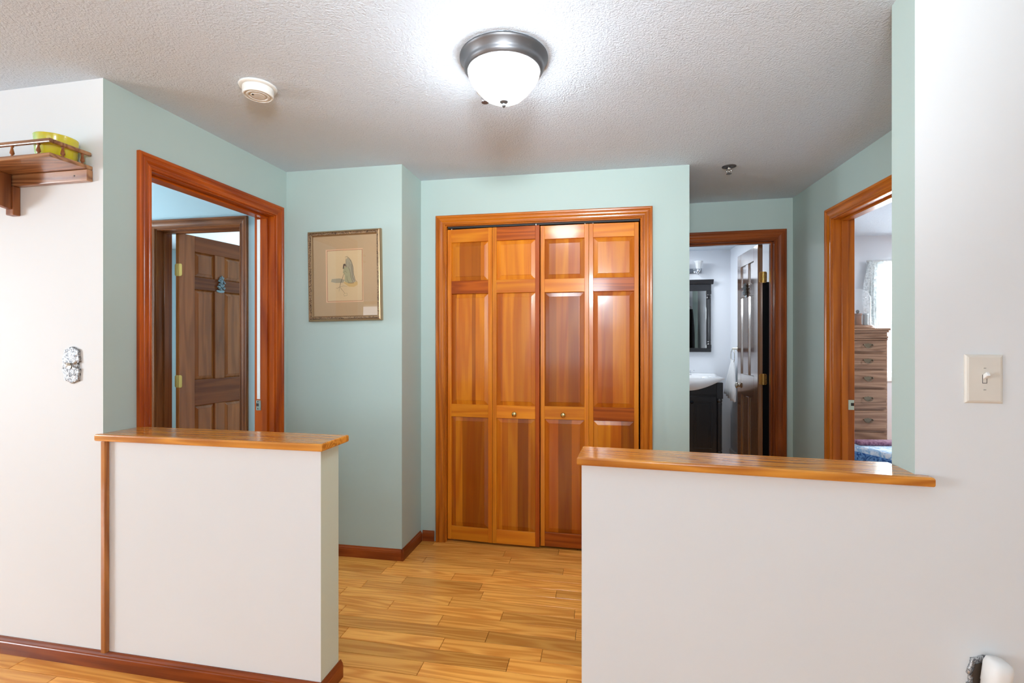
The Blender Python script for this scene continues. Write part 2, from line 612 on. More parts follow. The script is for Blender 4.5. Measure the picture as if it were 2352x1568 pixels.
def tube(bm, pts, r, seg=8):
    pts = [Vector(p) for p in pts]
    rings = []
    for i, p in enumerate(pts):
        d = (pts[min(i + 1, len(pts) - 1)] - pts[max(i - 1, 0)]).normalized()
        up = Vector((0, 0, 1)) if abs(d.z) < 0.9 else Vector((1, 0, 0))
        a = d.cross(up).normalized()
        b = d.cross(a).normalized()
        rr = r[i] if isinstance(r, (list, tuple)) else r
        rings.append([bm.verts.new(p + a * rr * math.cos(2 * math.pi * k / seg) + b * rr * math.sin(2 * math.pi * k / seg)) for k in range(seg)])
    for a, b in zip(rings, rings[1:]):
        for k in range(seg):
            bm.faces.new((a[k], a[(k + 1) % seg], b[(k + 1) % seg], b[k]))
    bm.faces.new(rings[0])
    bm.faces.new(rings[-1][::-1])
    return bm


def empty(name, fr, u, v, z, extra=0.0):
    o = bpy.data.objects.new(name, None)
    COL.objects.link(o)
    x, y = fr.w(u, v)
    o.location = (x, y, z)
    o.rotation_euler = (0, 0, fr.a + extra)
    o.empty_display_size = 0.1
    return o


def tag(o, label, cat, group=None, kind=None):
    o['label'] = label
    o['category'] = cat
    if group:
        o['group'] = group
    if kind:
        o['kind'] = kind
    return o


def fobj(name, bm, mat, fr, smooth=False, mats=None):
    return link(name, bm, mat, None, (fr.o[0], fr.o[1], 0), (0, 0, fr.a), smooth, mats)


def struct(o):
    o['kind'] = 'structure'
    return o


def wall(name, fr, u0, u1, mat, thick=0.12, v0=0.0, z0=0.0, z1=CEIL, openings=(), mat_back=None, mat_left=None, mat_right=None):
    """wall slab with rectangular openings [(ua, ub, za, zb)], front / back / end paints"""
    bm = bmesh.new()
    ops = sorted(openings)
    cur = u0
    for ua, ub, za, zb in ops:
        box(bm, cur, ua, v0, v0 + thick, z0, z1)
        if za > z0:
            box(bm, ua, ub, v0, v0 + thick, z0, za)
        if zb < z1:
            box(bm, ua, ub, v0, v0 + thick, zb, z1)
        cur = ub
    box(bm, cur, u1, v0, v0 + thick, z0, z1)
    mats = [mat, mat_back or mat, mat_left or mat, mat_right or mat]
    bm.normal_update()
    for f in bm.faces:
        c = f.calc_center_median()
        if abs(f.normal.y) > 0.5:
            f.material_index = 0 if abs(c.y - v0) < 1e-4 else 1
        elif abs(f.normal.x) > 0.5:
            f.material_index = 2 if abs(c.x - u0) < 1e-4 else (3 if abs(c.x - u1) < 1e-4 else 1)
    return struct(fobj(name, bm, mat, fr, mats=mats))


# ------------------------------------------------------------------ room shell
# floor with its boards (board direction follows the closet wall)
fl = bmesh.new()
box(fl, -7, 7, -4.4, 7, -0.16, -0.0125)
floor = struct(link('floor', fl, M['subfloor']))
cl = bmesh.new()
box(cl, -7, 7, -4.4, 7, CEIL, CEIL + 0.12)
struct(link('ceiling', cl, M['ceiling']))

FANG = -10.2
PW = 0.0828


def plank_bm(bm, x0, x1, y0, y1, tone):
    g = 0.0009
    c = 0.0012
    lay = bm.loops.layers.float_color.get('tone') or bm.loops.layers.float_color.new('tone')
    b = [(x0 + g, y0 + g), (x1 - g, y0 + g), (x1 - g, y1 - g), (x0 + g, y1 - g)]
    t = [(x0 + g + c, y0 + g + c), (x1 - g - c, y0 + g + c), (x1 - g - c, y1 - g - c), (x0 + g + c, y1 - g - c)]
    vb = [bm.verts.new((x, y, -0.012)) for x, y in b]
    vm = [bm.verts.new((x, y, -0.0012)) for x, y in b]
    vt = [bm.verts.new((x, y, -0.0002)) for x, y in t]
    fs = [bm.faces.new(vt)]
    for k in range(4):
        j = (k + 1) % 4
        fs.append(bm.faces.new((vm[k], vm[j], vt[j], vt[k])))
        fs.append(bm.faces.new((vb[k], vb[j], vm[j], vm[k])))
    for f in fs:
        for lp in f.loops:
            lp[lay] = (tone, tone, tone, 1)


ca, sa = math.cos(R_(FANG)), math.sin(R_(FANG))
allp = []
row = 0
y = -3.6
rr = random.Random(21)
while y < 6.0:
    x = -6.4 - rr.random() * 0.9
    while x < 6.2:
        L = rr.choice([0.38, 0.46, 0.55, 0.62, 0.75, 0.9]) + rr.random() * 0.08
        allp.append((x, x + L, y, y + PW, min(1, max(0, rr.gauss(0.62, 0.22)))))
        x += L
    y += PW


def dark_at(px_, py_):
    """floor-frame coordinates of a world point"""
    return (px_ * ca + py_ * sa, -px_ * sa + py_ * ca)


near, far = [], []
marks = [(dark_at(0.17, 2.06), 0.05), (dark_at(-0.58, 2.25), 0.22)]
for p in allp:
    x0, x1, y0, y1, tn = p
    for (mx_, my_), tv in marks:
        if x0 <= mx_ < x1 and y0 <= my_ < y1:
            tn = tv
    cxp, cyp = (x0 + x1) / 2, (y0 + y1) / 2
    wx, wy = cxp * ca - cyp * sa, cxp * sa + cyp * ca
    hall = 1.0 < wy < 3.35 and -1.75 < wx < 0.95 and (wx > -1.5)
    left = 1.35 < wy < 2.15 and -2.7 < wx <= -1.5
    (near if (hall or left) else far).append((x0, x1, y0, y1, tn))
near.sort(key=lambda p: (p[2], p[0]))
if len(near) > 295:
    far += near[295:]
    near = near[:295]
for p in near:
    bm = bmesh.new()
    plank_bm(bm, *p)
    link('plank', bm, M['plank'], floor, rot=(0, 0, R_(FANG)))
bm = bmesh.new()
bm.loops.layers.float_color.new('tone')
for p in far:
    plank_bm(bm, *p)
fp = link('planks', bm, M['plank'], floor, rot=(0, 0, R_(FANG)))
fp['kind'] = 'stuff'

G_, Wt, Bl = M['green'], M['white'], M['blue']
# walls around the hall
wall('wall_left', FA, -4.85, -0.001, Wt, 0.12, mat_back=Bl)
wall('wall_left_hall', FB, 0, 1.23, G_, 0.12, openings=[(0.189, 1.0, 0.0, 2.050)], mat_back=Bl)
wall('wall_picture', FC, -0.12, 0.7537, G_, 0.12, mat_back=Bl)
wall('wall_return', FD, 0.0, 0.42, G_, 0.12, v0=0.0)
wall('wall_closet', FE, -0.10, 1.6658, G_, 0.12, openings=[(0.1565, 1.4015, 0.0, 2.0455)], mat_back=M['dark'])
wall('wall_inner_hall', Frame(FE.w(1.6658, 0.119), 80.05), 0.0, 0.72, M['dark'], 0.12, mat_back=G_)
wall('wall_bathroom', FF, -0.34, 0.7092, G_, 0.12, openings=[(-0.046, 0.601, 0.0, 2.046)], mat_back=M['bath'])
wall('wall_right_hall', FG, -0.1, 2.02, G_, 0.12, openings=[(0.556, 1.356, 0.0, 2.050)], mat_back=M['bed'])
wall('wall_right', FR, 0.0, 2.45, Wt, 0.129, mat_left=G_, mat_back=G_)
# half walls
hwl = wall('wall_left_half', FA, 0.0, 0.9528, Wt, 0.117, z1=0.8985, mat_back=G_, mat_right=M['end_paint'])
hwr = wall('wall_right_half', FR, -0.9484, 0.0, Wt, 0.129, z1=0.8835, mat_back=G_, mat_left=G_)

# living room around the camera
wall('wall_living_side', Frame((-6.40, -3.60), 90), 0.0, 6.55, Wt, 0.15, openings=[(2.70, 4.30, 0.60, 2.02)])
wall('wall_living_rear', Frame((3.52, -3.60), 180), 0.0, 10.0, Wt, 0.15, openings=[(0.85, 2.2, 0.75, 2.15), (3.3, 6.1, 0.75, 2.15), (8.72, 9.62, 0.6, 2.1)])
wall('wall_living_right', Frame((3.50, 0.80), -90), -0.12, 4.55, Wt, 0.15)
# small hall and room beyond it on the left
wall('wall_small_hall_side', Frame((-3.85, 2.2), 90), -0.10, 3.85, Bl, 0.12, openings=[(0.05, 0.8, 0.9, 2.1)])
wall('wall_small_hall', FH, -2.3, 0.36, Bl, 0.12, openings=[(-0.710, -0.056, 0.0, 2.047)])
wall('wall_back_room', Frame((-3.95, 5.7), 0), 0.0, 3.0, Bl, 0.12, openings=[(1.1, 2.2, 1.0, 2.1)])
wall('wall_back_room_side', Frame((-1.08, 5.75), -90), 0.0, 2.55, Bl, 0.12)
# closet interior
wall('wall_closet_back', FE, 0.0, 1.6, M['dark'], 0.06, v0=0.62)
# bathroom
wall('wall_bath_back', FJ, -1.5, 0.14, M['bath'], 0.12)
wall('wall_bath_right', FI, -0.12, 1.87, M['bath'], 0.10)
wall('wall_bath_left', Frame((1.13, 3.85), 79), -0.02, 1.95, M['bath'], 0.10, v0=0.0)
# bedroom
wall('wall_bedroom_back', FK, -1.1, 3.0, M['bed'], 0.12, openings=[(0.05, 1.10, 0.95, 2.03)])
wall('wall_bedroom_right', Frame((6.3, 4.5), -90), 0.0, 4.4, M['bed'], 0.12)


def baseboard(name, fr, u0, u1, right=False, vface=0.0):
    prof = [(0, 0), (-0.013, 0), (-0.013, 0.046), (-0.011, 0.049), (-0.011, 0.054), (-0.006, 0.060), (-0.004, 0.066), (0, 0.066)]
    bm = bmesh.new()
    prism(bm, [(a + vface, b) for a, b in prof], u0, u1, 'YZ')
    return struct(fobj(name, bm, M['base'], fr))


baseboard('baseboard_left', FA, -4.8, 0.9528 + 0.012)
baseboard('baseboard_left_end', Frame(FA.w(0.9528, 0.0), math.degrees(FA.a) + 90), -0.012, 0.129)
bm = bmesh.new()
bk = Frame(FA.w(0.9528, 0.117), math.degrees(FA.a) + 180)
baseboard('baseboard_left_behind', bk, 0.0, 0.93)
baseboard('baseboard_picture', FC, 0.0, 0.7537 + 0.013)
baseboard('baseboard_return', FD, -0.013, 0.287)
baseboard('baseboard_closet', FE, 0.013, 0.092)
baseboard('baseboard_closet_right', FE, 1.459, 1.6658)
baseboard('baseboard_bathroom', FF, 0.672, 0.709)
baseboard('baseboard_right_hall', FG, 0.0, 0.498)
bm = bmesh.new()
prism(bm, [(0, 0), (-0.013, 0), (-0.013, 0.068), (-0.006, 0.08), (0, 0.08)], 0.0, 1.75, 'YZ')
struct(fobj('baseboard_bath', bm, M['plastic'], FI))


# ------------------------------------------------------------------ casings and jambs
CAS = [(0.0, 0.0), (0.0, 0.008), (0.004, 0.012), (0.010, 0.012), (0.013, 0.009), (0.020, 0.010), (0.030, 0.015),
       (0.038, 0.016), (0.041, 0.013), (0.045, 0.013), (0.049, 0.018), (0.057, 0.019), (0.062, 0.016), (0.062, 0.0)]


def casing_piece(a, b, oa, ob, nrm, scale):
    """straight mitred moulding from a to b (u,z), outward directions at each end (mitre vectors)"""
    bm = bmesh.new()
    A_, B_ = [], []
    for d, h in CAS:
        d *= scale
        A_.append(bm.verts.new((a[0] + oa[0] * d, -h, a[1] + oa[1] * d)))
        B_.append(bm.verts.new((b[0] + ob[0] * d, -h, b[1] + ob[1] * d)))
    n = len(A_)
    for k in range(n - 1):
        bm.faces.new((A_[k], A_[k + 1], B_[k + 1], B_[k]))
    bm.faces.new(A_)
    bm.faces.new(B_[::-1])
    return bm


def doorframe(name, fr, u0, u1, ztop, mv, mh, jv, jh, scale=1.0, legs=(True, True), depth=0.12, stop=0.0, reveal=0.006, jamb=0.018):
    """u0,u1 = clear opening; casing outside, jamb lining the wall thickness, door stop"""
    root = empty(name, fr, 0, 0, 0)
    root['kind'] = 'structure'
    iu0, iu1, iz = u0 - reveal, u1 + reveal, ztop + reveal
    s = scale
    if legs[0]:
        link('casing', casing_piece((iu0, 0.0), (iu0, iz), (-1, 0), (-1, 1), 1, s), mv, root)
    link('casing', casing_piece((iu0, iz), (iu1, iz), (-1, 1), (1, 1), 1, s), mh, root)
    if legs[1]:
        link('casing', casing_piece((iu1, iz), (iu1, 0.0), (1, 1), (1, 0), 1, s), mv, root)
    if legs[0]:
        link('jamb', B(u0 - jamb, u0, -0.001, depth + 0.001, 0, ztop + jamb, 0.0012), jv, root)
    link('jamb', B(u0, u1, -0.001, depth + 0.001, ztop, ztop + jamb, 0.0012), jh, root)
    if legs[1]:
        link('jamb', B(u1, u1 + jamb, -0.001, depth + 0.001, 0, ztop + jamb, 0.0012), jv, root)
    if stop:
        w_ = 0.035
        link('stop', B(u0, u0 + 0.011, stop, stop + w_, 0, ztop - 0.011, 0.001), jv, root)
        link('stop', B(u0, u1, stop, stop + w_, ztop - 0.011, ztop, 0.001), jh, root)
        link('stop', B(u1 - 0.011, u1, stop, stop + w_, 0, ztop - 0.011, 0.001), jv, root)
    return root


def strike(root, x, ydir, y, z, side=1):
    """strike plate on a jamb face whose normal is -x*side"""
    bm = bmesh.new()
    pts = [(y - 0.018, z - 0.030), (y + 0.014, z - 0.030), (y + 0.014, z - 0.006), (y - 0.004, z - 0.006), (y - 0.004, z + 0.012),
           (y + 0.014, z + 0.012), (y + 0.014, z + 0.030), (y - 0.018, z + 0.030)]
    prism(bm, pts, x - 0.0012, x + 0.0012, 'YZ')
    p = link('strike_plate', bm, M['nickel'], root)
    bm = bmesh.new()
    box(bm, x - 0.0014, x + 0.001, y - 0.004, y + 0.013, z - 0.006, z + 0.012)
    for dz in (-0.021, 0.021):
        lathe(bm, [(0, -0.002), (0.0035, -0.002), (0.0035, 0.001), (0, 0.001)], 10, x, y + 0.002, z + dz, 'X')
    link('strike_hole', bm, M['slot'], p)
    return p


# the frames
t1 = doorframe('trim_1', FB, 0.205, 0.984, 2.034, M['red_v'], M['red_h'], M['red_v'], M['red_h'], 1.0, stop=0.04, jamb=0.0155, depth=0.134)
bm = B(0.9815, 0.984, 0.095, 0.116, 0.945, 2.02)
link('white_strip', bm, M['plastic'], t1)  # white strip on the jamb above the strike plate
strike(t1, 0.9826, 0, 0.108, 0.908)
t2 = doorframe('trim_2', FH, -0.694, -0.072, 2.031, M['brn_v'], M['brn_h'], M['brn_v'], M['brn_h'], 0.95, stop=0.05, jamb=0.0155)
t3 = doorframe('trim_3', FE, 0.1725, 1.3855, 2.0295, M['cas_v'], M['cas_h'], M['cas_v'], M['cas_h'], 1.0, jamb=0.0155)
bm = B(0.18, 1.38, 0.008, 0.034, 2.018, 2.029)
link('track', bm, M['slot'], t3)
M['bc_v'] = wood('shaded_casing_upright', rgb(104, 46, 16), rgb(158, 80, 32), 'Z', 0.5, 0.4, 0.28, 0.5)  # low light at the bathroom doorway is put into this casing colour
M['bc_h'] = wood('shaded_casing_level', rgb(104, 46, 16), rgb(158, 80, 32), 'X', 0.5, 0.4, 0.28, 0.5)
t4 = doorframe('trim_4', FF, -0.030, 0.585, 2.030, M['bc_v'], M['bc_h'], M['bc_v'], M['bc_h'], 1.18, stop=0.045, jamb=0.0155)
t5 = doorframe('trim_5', FG, 0.572, 1.34, 2.034, M['cas_v'], M['cas_h'], M['cas_v'], M['cas_h'], 1.1, stop=0.045, jamb=0.0155)
strike(t5, 0.5733, 0, 0.103, 0.905)


# ------------------------------------------------------------------ half-wall caps and oak strip
def cap(name, fr, outline, z0, z1, par):
    bm = bmesh.new()
    prism(bm, outline, z0, z1, 'XY', 0.006, 3)
    return link(name, bm, M['oak_cap'], par)


cap('oak_cap', FA, [(-0.0125, -0.024), (0.972, -0.024), (0.972, 0.158), (0.002, 0.158), (0.002, -0.001), (-0.0125, -0.001)], 0.8985, 0.9265, hwl)
cap('oak_cap', FR, [(-0.961, -0.032), (0.034, -0.032), (0.034, -0.001), (-0.001, -0.001), (-0.001, 0.147), (-0.961, 0.147)], 0.8835, 0.9105, hwr)
strip = fobj('oak_strip', B(0.011, 0.031, -0.019, -0.0002, 0.0665, 0.8983, 0.0025, 2), M['oak_post'], FA)
tag(strip, 'narrow upright oak strip joining the left half wall to the white wall', 'trim strip')


# ------------------------------------------------------------------ doors
def raised_panel(w, h, m=0.027, mat=None, parent=None, x=0, z=0, y=0.0, thick=0.022, rec=0.011, lift=0.003):
    bm = bmesh.new()

    def ring(i, yy):
        return [bm.verts.new(p) for p in ((i, yy, i), (w - i, yy, i), (w - i, yy, h - i), (i, yy, h - i))]
    rs = [ring(0, thick), ring(0, rec), ring(m, 0.0055), ring(m + 0.001, lift)]
    for a, b in zip(rs, rs[1:]):
        for k in range(4):
            bm.faces.new((a[k], a[(k + 1) % 4], b[(k + 1) % 4], b[k]))
    bm.faces.new(rs[-1])
    bm.faces.new(rs[0][::-1])
    return link('panel', bm, mat, parent, (x, y, z))


def moulded_bar(x0, x1, y0, y1, z0, z1, b=0.003):
    return B(x0, x1, y0, y1, z0, z1, b)


def knob_parts(parent, x, z, y, r, mat, side=-1):
    bm = bmesh.new()
    lathe(bm, [(0, side * 0.03), (r * 0.55, side * 0.0295), (r * 0.92, side * 0.025), (r, side * 0.019), (r * 0.85, side * 0.013),
               (r * 0.45, side * 0.008), (r * 0.5, side * 0.003), (r * 0.75, 0.0), (0, 0.0)], 24, x, y, z, 'Y')
    return link('knob', bm, mat, parent, smooth=True)


def bifold(name, label, leaves, knob_leaf):
    root = empty(name, FE, 0, 0, 0)
    tag(root, label, 'closet door', 'bifold closet doors')
    for i, (u, v, ang, wd, rails, pans) in enumerate(leaves):
        bm = bmesh.new()
        sw = 0.0265
        box(bm, 0, sw, 0, 0.028, 0, 1.998, 0.0015)
        if not pans.get('redstile'):
            box(bm, wd - sw, wd, 0, 0.028, 0, 1.998, 0.0015)
        leaf = link('door_leaf', bm, M['fir_v'], root, (u, v, 0.014), (0, 0, R_(ang)))
        if pans.get('redstile'):
            link('stile', B(wd - sw, wd, 0, 0.028, 0, 1.998, 0.0015), M['fir_v_red'], leaf)
        zs = [(1.913, 1.9975), (1.582, 1.666), (0.792, 0.873), (0.0005, 0.087)]
        for (za, zb), mk in zip(zs, rails):
            link('rail', B(sw - 0.001, wd - sw + 0.001, 0.0006, 0.0275, za, zb, 0.0018), M[mk], leaf)
        pz = [(1.666, 1.913), (0.873, 1.582), (0.087, 0.792)]
        for j, (za, zb) in enumerate(pz):
            st = pans[j]
            w_ = wd - 2 * sw
            mt = wood('fir_panel_%d_%d_%s' % (i, j, name), CD, CL, 'Z', 0.45, 0.4, 0.3, 1.3, stops=st, span=(0, w_), seed=i * 3 + j + len(label) * .1)
            raised_panel(w_, zb - za, 0.0265, mt, leaf, sw, za, 0.0)
        # pivot pin
        px_ = 0.024 if (i == 0) == (knob_leaf == 1) else wd - 0.024
        if not (i == (1 - knob_leaf)) or True:
            if i != 1 - knob_leaf or True:
                bm = bmesh.new()
                lathe(bm, [(0, 1.998), (0.0035, 1.998), (0.0035, 2.010), (0, 2.010)], 10, px_ if i in (0, 1) else 0, 0.014, 0)
                link('pivot_pin', bm, M['plastic'], leaf, smooth=True)
        if i == knob_leaf:
            knob_parts(leaf, wd / 2 - 0.006, 0.823, 0.0, 0.0165, M['knobbrass'])
    return root


L1 = (0.1745, 0.014, -3.2, 0.2995,
      ['fir_h', 'fir_h_red', 'fir_h', 'fir_h'],
      {0: [(0, .9), (.22, .62), (.55, .56), (.80, .95)], 1: [(0, .62), (.14, .95), (.56, .58), (.66, .98), (.9, .9)], 2: [(0, .6), (.12, .82), (.30, .5), (.6, .46), (.84, .5)]})
L2 = (0.4758, -0.003, -1.5, 0.300,
      ['fir_h_red', 'fir_h', 'fir_h', 'fir_h'],
      {0: [(0, 1.0), (.3, .95), (.6, 1.0)], 1: [(0, .7), (.15, .95), (.45, .84), (.8, .9)], 2: [(0, .95), (.14, .7), (.3, .8), (.55, .42), (.82, .75)], 'redstile': 1})
L3 = (0.7795, 0.010, -1.3, 0.2985,
      ['fir_h', 'fir_h', 'fir_h', 'fir_h_red'],
      {0: [(0, .62), (.28, .9), (.6, .74), (.9, .8)], 1: [(0, .5), (.3, .62), (.6, .5), (.85, .62)], 2: [(0, .68), (.34, .40), (.68, .62)]})
L4 = (1.0790, 0.003, 1.6, 0.297,
      ['fir_h', 'fir_h_red', 'fir_h_red', 'fir_h'],
      {0: [(0, .98), (.5, .95)], 1: [(0, .66), (.2, .56), (.48, .78), (.8, .66)], 2: [(0, .85), (.42, .7), (.68, .42)]})
bf1 = bifold('bifold_door', 'left pair of varnished fir bifold closet door leaves with one brass knob', [L1, L2], 1)
bf2 = bifold('bifold_door', 'right pair of varnished fir bifold closet door leaves, partly behind half wall', [L3, L4], 0)


def hinge(parent, x, y, z, leafdir=1, jambside=True):
    """brass butt hinge: two leaves and a knuckle"""
    bm = bmesh.new()
    pts = [(0, -0.042), (0.022, -0.042), (0.029, -0.034), (0.029, 0.034), (0.022, 0.042), (0, 0.042)]
    prism(bm, [(a * leafdir, b) for a, b in pts], -0.0012, 0.0012, 'XZ')
    prism(bm, [(-a * leafdir * 0.9, b) for a, b in pts], -0.0012, 0.0012, 'XZ')
    h = link('hinge', bm, M['brass'], parent, (x, y, z))
    bm = bmesh.new()
    for k in range(5):
        z0 = -0.042 + k * 0.0169
        lathe(bm, [(0.0, z0), (0.0052, z0), (0.0052, z0 + 0.0160), (0.0, z0 + 0.0160)], 12, 0, -0.003, 0)
    link('knuckle', bm, M['brass'], h, smooth=False)
    bm = bmesh.new()
    for xx, zz in ((0.019, -0.028), (0.023, 0.0), (0.019, 0.028)):
        lathe(bm, [(0, -0.0016), (0.0028, -0.0016), (0.0028, 0), (0, 0)], 8, xx * leafdir, 0, zz, 'Y')
    link('screw', bm, M['slot'], h)
    return h


def figurine(name, fr_loc, rotz, s, label):
    """small cast-metal door ornament: a blossom-topped spray standing on an oval foot"""
    root = bpy.data.objects.new(name, None)
    COL.objects.link(root)
    root.location = fr_loc
    root.rotation_euler = (0, 0, rotz)
    tag(root, label, 'ornament')
    bm = bmesh.new()
    prism(bm, [(0.030 * math.cos(a * math.pi / 10) * s, 0.010 * math.sin(a * math.pi / 10) * s - 0.048 * s) for a in range(20)], -0.007, 0.0, 'XZ', 0.002)
    link('foot', bm, M['pewter'], root)
    rg = random.Random(3)
    bm = bmesh.new()
    for k in range(26):
        a = rg.random() * 6.28
        r = rg.random() ** 0.6
        cx_, cz_ = r * 0.026 * math.cos(a) * s, r * 0.036 * math.sin(a) * s - 0.004
        rad = (0.006 + rg.random() * 0.005) * s
        ret = bmesh.ops.create_icosphere(bm, subdivisions=1, radius=rad, matrix=Matrix.Translation((cx_, -0.007 - rg.random() * 0.008, cz_)))
    link('spray', bm, M['pewter'], root)
    bm = bmesh.new()
    bmesh.ops.create_icosphere(bm, subdivisions=2, radius=0.011 * s, matrix=Matrix.Translation((0.006 * s, -0.012, 0.034 * s)))
    for k in range(5):
        a = k * 1.257 + 0.3
        bmesh.ops.create_icosphere(bm, subdivisions=1, radius=0.006 * s, matrix=Matrix.Translation((0.006 * s + 0.012 * s * math.cos(a), -0.010, 0.034 * s + 0.012 * s * math.sin(a))))
    link('bloom', bm, M['pewter'], root)
    return root


def panel_door(name, label, loc, rotz, wd, flip=False, mv='door_v', mh='door_h'):
    """six-panel door, hinge edge at local x=0, visible face at y=0, thickness to +y (or -y when flipped)"""
    root = bpy.data.objects.new(name, None)
    COL.objects.link(root)
    root.location = loc
    root.rotation_euler = (0, 0, rotz)
    tag(root, label, 'door')
    T = 0.035
    top = 2.016
    stl, mul = 0.112 * wd / 0.61, 0.078 * wd / 0.61
    pw = (wd - 2 * stl - mul) / 2

    def add(nm, x0, x1, z0, z1, mt):
        return link(nm, B(x0, x1, 0, T, z0, z1, 0.0025), M[mt], root)
    add('stile', 0, stl, 0, top, mv)
    add('stile', wd - stl, wd, 0, top, mv)
    for za, zb in ((1.905, top), (1.643, 1.730), (0.825, 1.005), (0.0, 0.215)):
        add('rail', stl - 0.002, wd - stl + 0.002, za, zb, mh)
    for za, zb in ((1.730, 1.905), (1.005, 1.643), (0.215, 0.825)):
        add('mullion', stl + pw, stl + pw + mul, za - 0.001, zb + 0.001, mv)
        for x in (stl, stl + pw + mul):
            p = raised_panel(pw, zb - za, 0.026, M[mv], root, x, za, 0.0, thick=T - 0.010, rec=0.016, lift=0.003)
    return root, T


# door beyond the left doorway
d1, T = panel_door('panel_door', 'dark six panel wooden door standing ajar beyond the left doorway', (-2.262, 3.30, 0.014), R_(70.2), 0.612)
for z in (0.22, 1.005, 1.763):
    h = hinge(d1, 0.0015, 0.012, z, 1)
    h.rotation_euler = (0, 0, R_(100))
    h.location = (-0.0015, 0.004, z)
ang = R_(70.2)
knob_parts(d1, 0.555, 0.905, 0.0, 0.027, M['nickel'])
u_, v_ = 0.306, -0.0005
figurine('door_ornament', (-2.262 + u_ * math.cos(ang) - v_ * math.sin(ang), 3.30 + u_ * math.sin(ang) + v_ * math.cos(ang), 1.716), ang, 1.15,
         'small pewter ornament hung on the dark door beyond the left doorway')

# bathroom door: hinge edge near us at the right, visible face looks left
ang3 = R_(80.19)
d3, T = panel_door('panel_door', 'six panel wooden bathroom door opened inward, glossy face reflecting the white bathroom', (1.911, 3.70, 0.014), ang3, 0.540, mv='gloss_v', mh='gloss_h')
for z in (0.22, 0.988, 1.766):
    h = hinge(d3, 0, 0, z, 1)
    h.location = (-0.0018, 0.0, z)
    h.rotation_euler = (0, 0, R_(-90))
# (the visible face of this door is its +y side: mirror the knob there)
knob_parts(d3, 0.497, 0.900, T, 0.026, M['nickel'], side=1)
knob_parts(d3, 0.497, 0.900, 0.0, 0.026, M['nickel'], side=-1)


def at3(u, v):
    return (1.911 + u * math.cos(ang3) - v * math.sin(ang3), 3.70 + u * math.sin(ang3) + v * math.cos(ang3))


x_, y_ = at3(0.282, T + 0.0005)
figurine('door_ornament', (x_, y_, 1.715), ang3 + math.pi, 1.1, 'small pewter ornament hung on the open bathroom door')

# dark robe behind the open bathroom door
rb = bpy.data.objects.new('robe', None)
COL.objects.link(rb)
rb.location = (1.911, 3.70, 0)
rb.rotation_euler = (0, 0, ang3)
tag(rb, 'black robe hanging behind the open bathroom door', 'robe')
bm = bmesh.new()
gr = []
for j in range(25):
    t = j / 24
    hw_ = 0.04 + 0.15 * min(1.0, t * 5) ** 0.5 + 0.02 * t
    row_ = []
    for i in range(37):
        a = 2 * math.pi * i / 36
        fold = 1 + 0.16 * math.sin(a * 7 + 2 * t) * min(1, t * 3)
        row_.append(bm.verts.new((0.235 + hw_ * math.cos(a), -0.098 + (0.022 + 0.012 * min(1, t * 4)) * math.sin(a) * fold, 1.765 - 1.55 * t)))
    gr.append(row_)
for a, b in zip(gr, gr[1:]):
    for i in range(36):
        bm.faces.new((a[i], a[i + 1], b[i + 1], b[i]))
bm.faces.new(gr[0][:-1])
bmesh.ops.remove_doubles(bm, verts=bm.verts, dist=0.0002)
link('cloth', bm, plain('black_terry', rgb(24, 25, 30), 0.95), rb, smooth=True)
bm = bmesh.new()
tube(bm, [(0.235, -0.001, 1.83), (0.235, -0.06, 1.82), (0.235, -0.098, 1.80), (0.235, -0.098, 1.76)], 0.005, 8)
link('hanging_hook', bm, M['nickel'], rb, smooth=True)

# ------------------------------------------------------------------ ceiling things
lamp = bpy.data.objects.new('ceiling_lamp', None)
COL.objects.link(lamp)
lamp.location = (-0.03, 1.793, CEIL)
tag(lamp, 'round flush ceiling lamp with grey metal pan and glowing frosted bowl', 'ceiling lamp')
bm = bmesh.new()
lathe(bm, [(0, 0), (0.158, 0), (0.163, -0.003), (0.163, -0.008), (0.158, -0.012), (0.150, -0.030), (0.146, -0.036), (0.147, -0.041), (0.143, -0.046),
           (0.141, -0.050), (0.137, -0.054), (0.133, -0.055), (0.126, -0.052), (0, -0.050)], 64)
link('pan', bm, M['gunmetal'], lamp, smooth=True)
bm = bmesh.new()
lathe(bm, [(0.124, -0.051), (0.131, -0.056), (0.130, -0.066), (0.122, -0.084), (0.107, -0.104), (0.090, -0.124), (0.072, -0.141), (0.050, -0.153), (0.026, -0.158), (0, -0.159)], 64)
link('glass_bowl', bm, M['glow'], lamp, smooth=True)
bm = bmesh.new()
lathe(bm, [(0, -0.156), (0.017, -0.158), (0.015, -0.163), (0.006, -0.166), (0.004, -0.169), (0.0075, -0.172), (0.008, -0.175), (0.004, -0.180), (0, -0.183)], 24)
link('finial', bm, M['gunmetal'], lamp, smooth=True)

det = bpy.data.objects.new('smoke_detector', None)
COL.objects.link(det)
det.location = (-1.041, 1.99, CEIL)
tag(det, 'round cream smoke detector on the ceiling', 'smoke detector')
bm = bmesh.new()
lathe(bm, [(0, 0), (0.070, 0), (0.072, -0.003), (0.070, -0.008), (0.060, -0.010), (0, -0.010)], 48)
link('base_ring', bm, M['detector'], det, smooth=True)
bm = bmesh.new()
lathe(bm, [(0, -0.009), (0.058, -0.010), (0.058, -0.034), (0.055, -0.040), (0.052, -0.041), (0.050, -0.038), (0.044, -0.038), (0.042, -0.041), (0.036, -0.041),
           (0.034, -0.038), (0.028, -0.038), (0.026, -0.041), (0, -0.042)], 48)
link('cover', bm, M['detector'], det, smooth=False)
bm = bmesh.new()
lathe(bm, [(0, -0.0415), (0.004, -0.0425), (0.004, -0.0405), (0, -0.0405)], 12, -0.012, -0.018, 0)
link('indicator', bm, M['slot'], det)


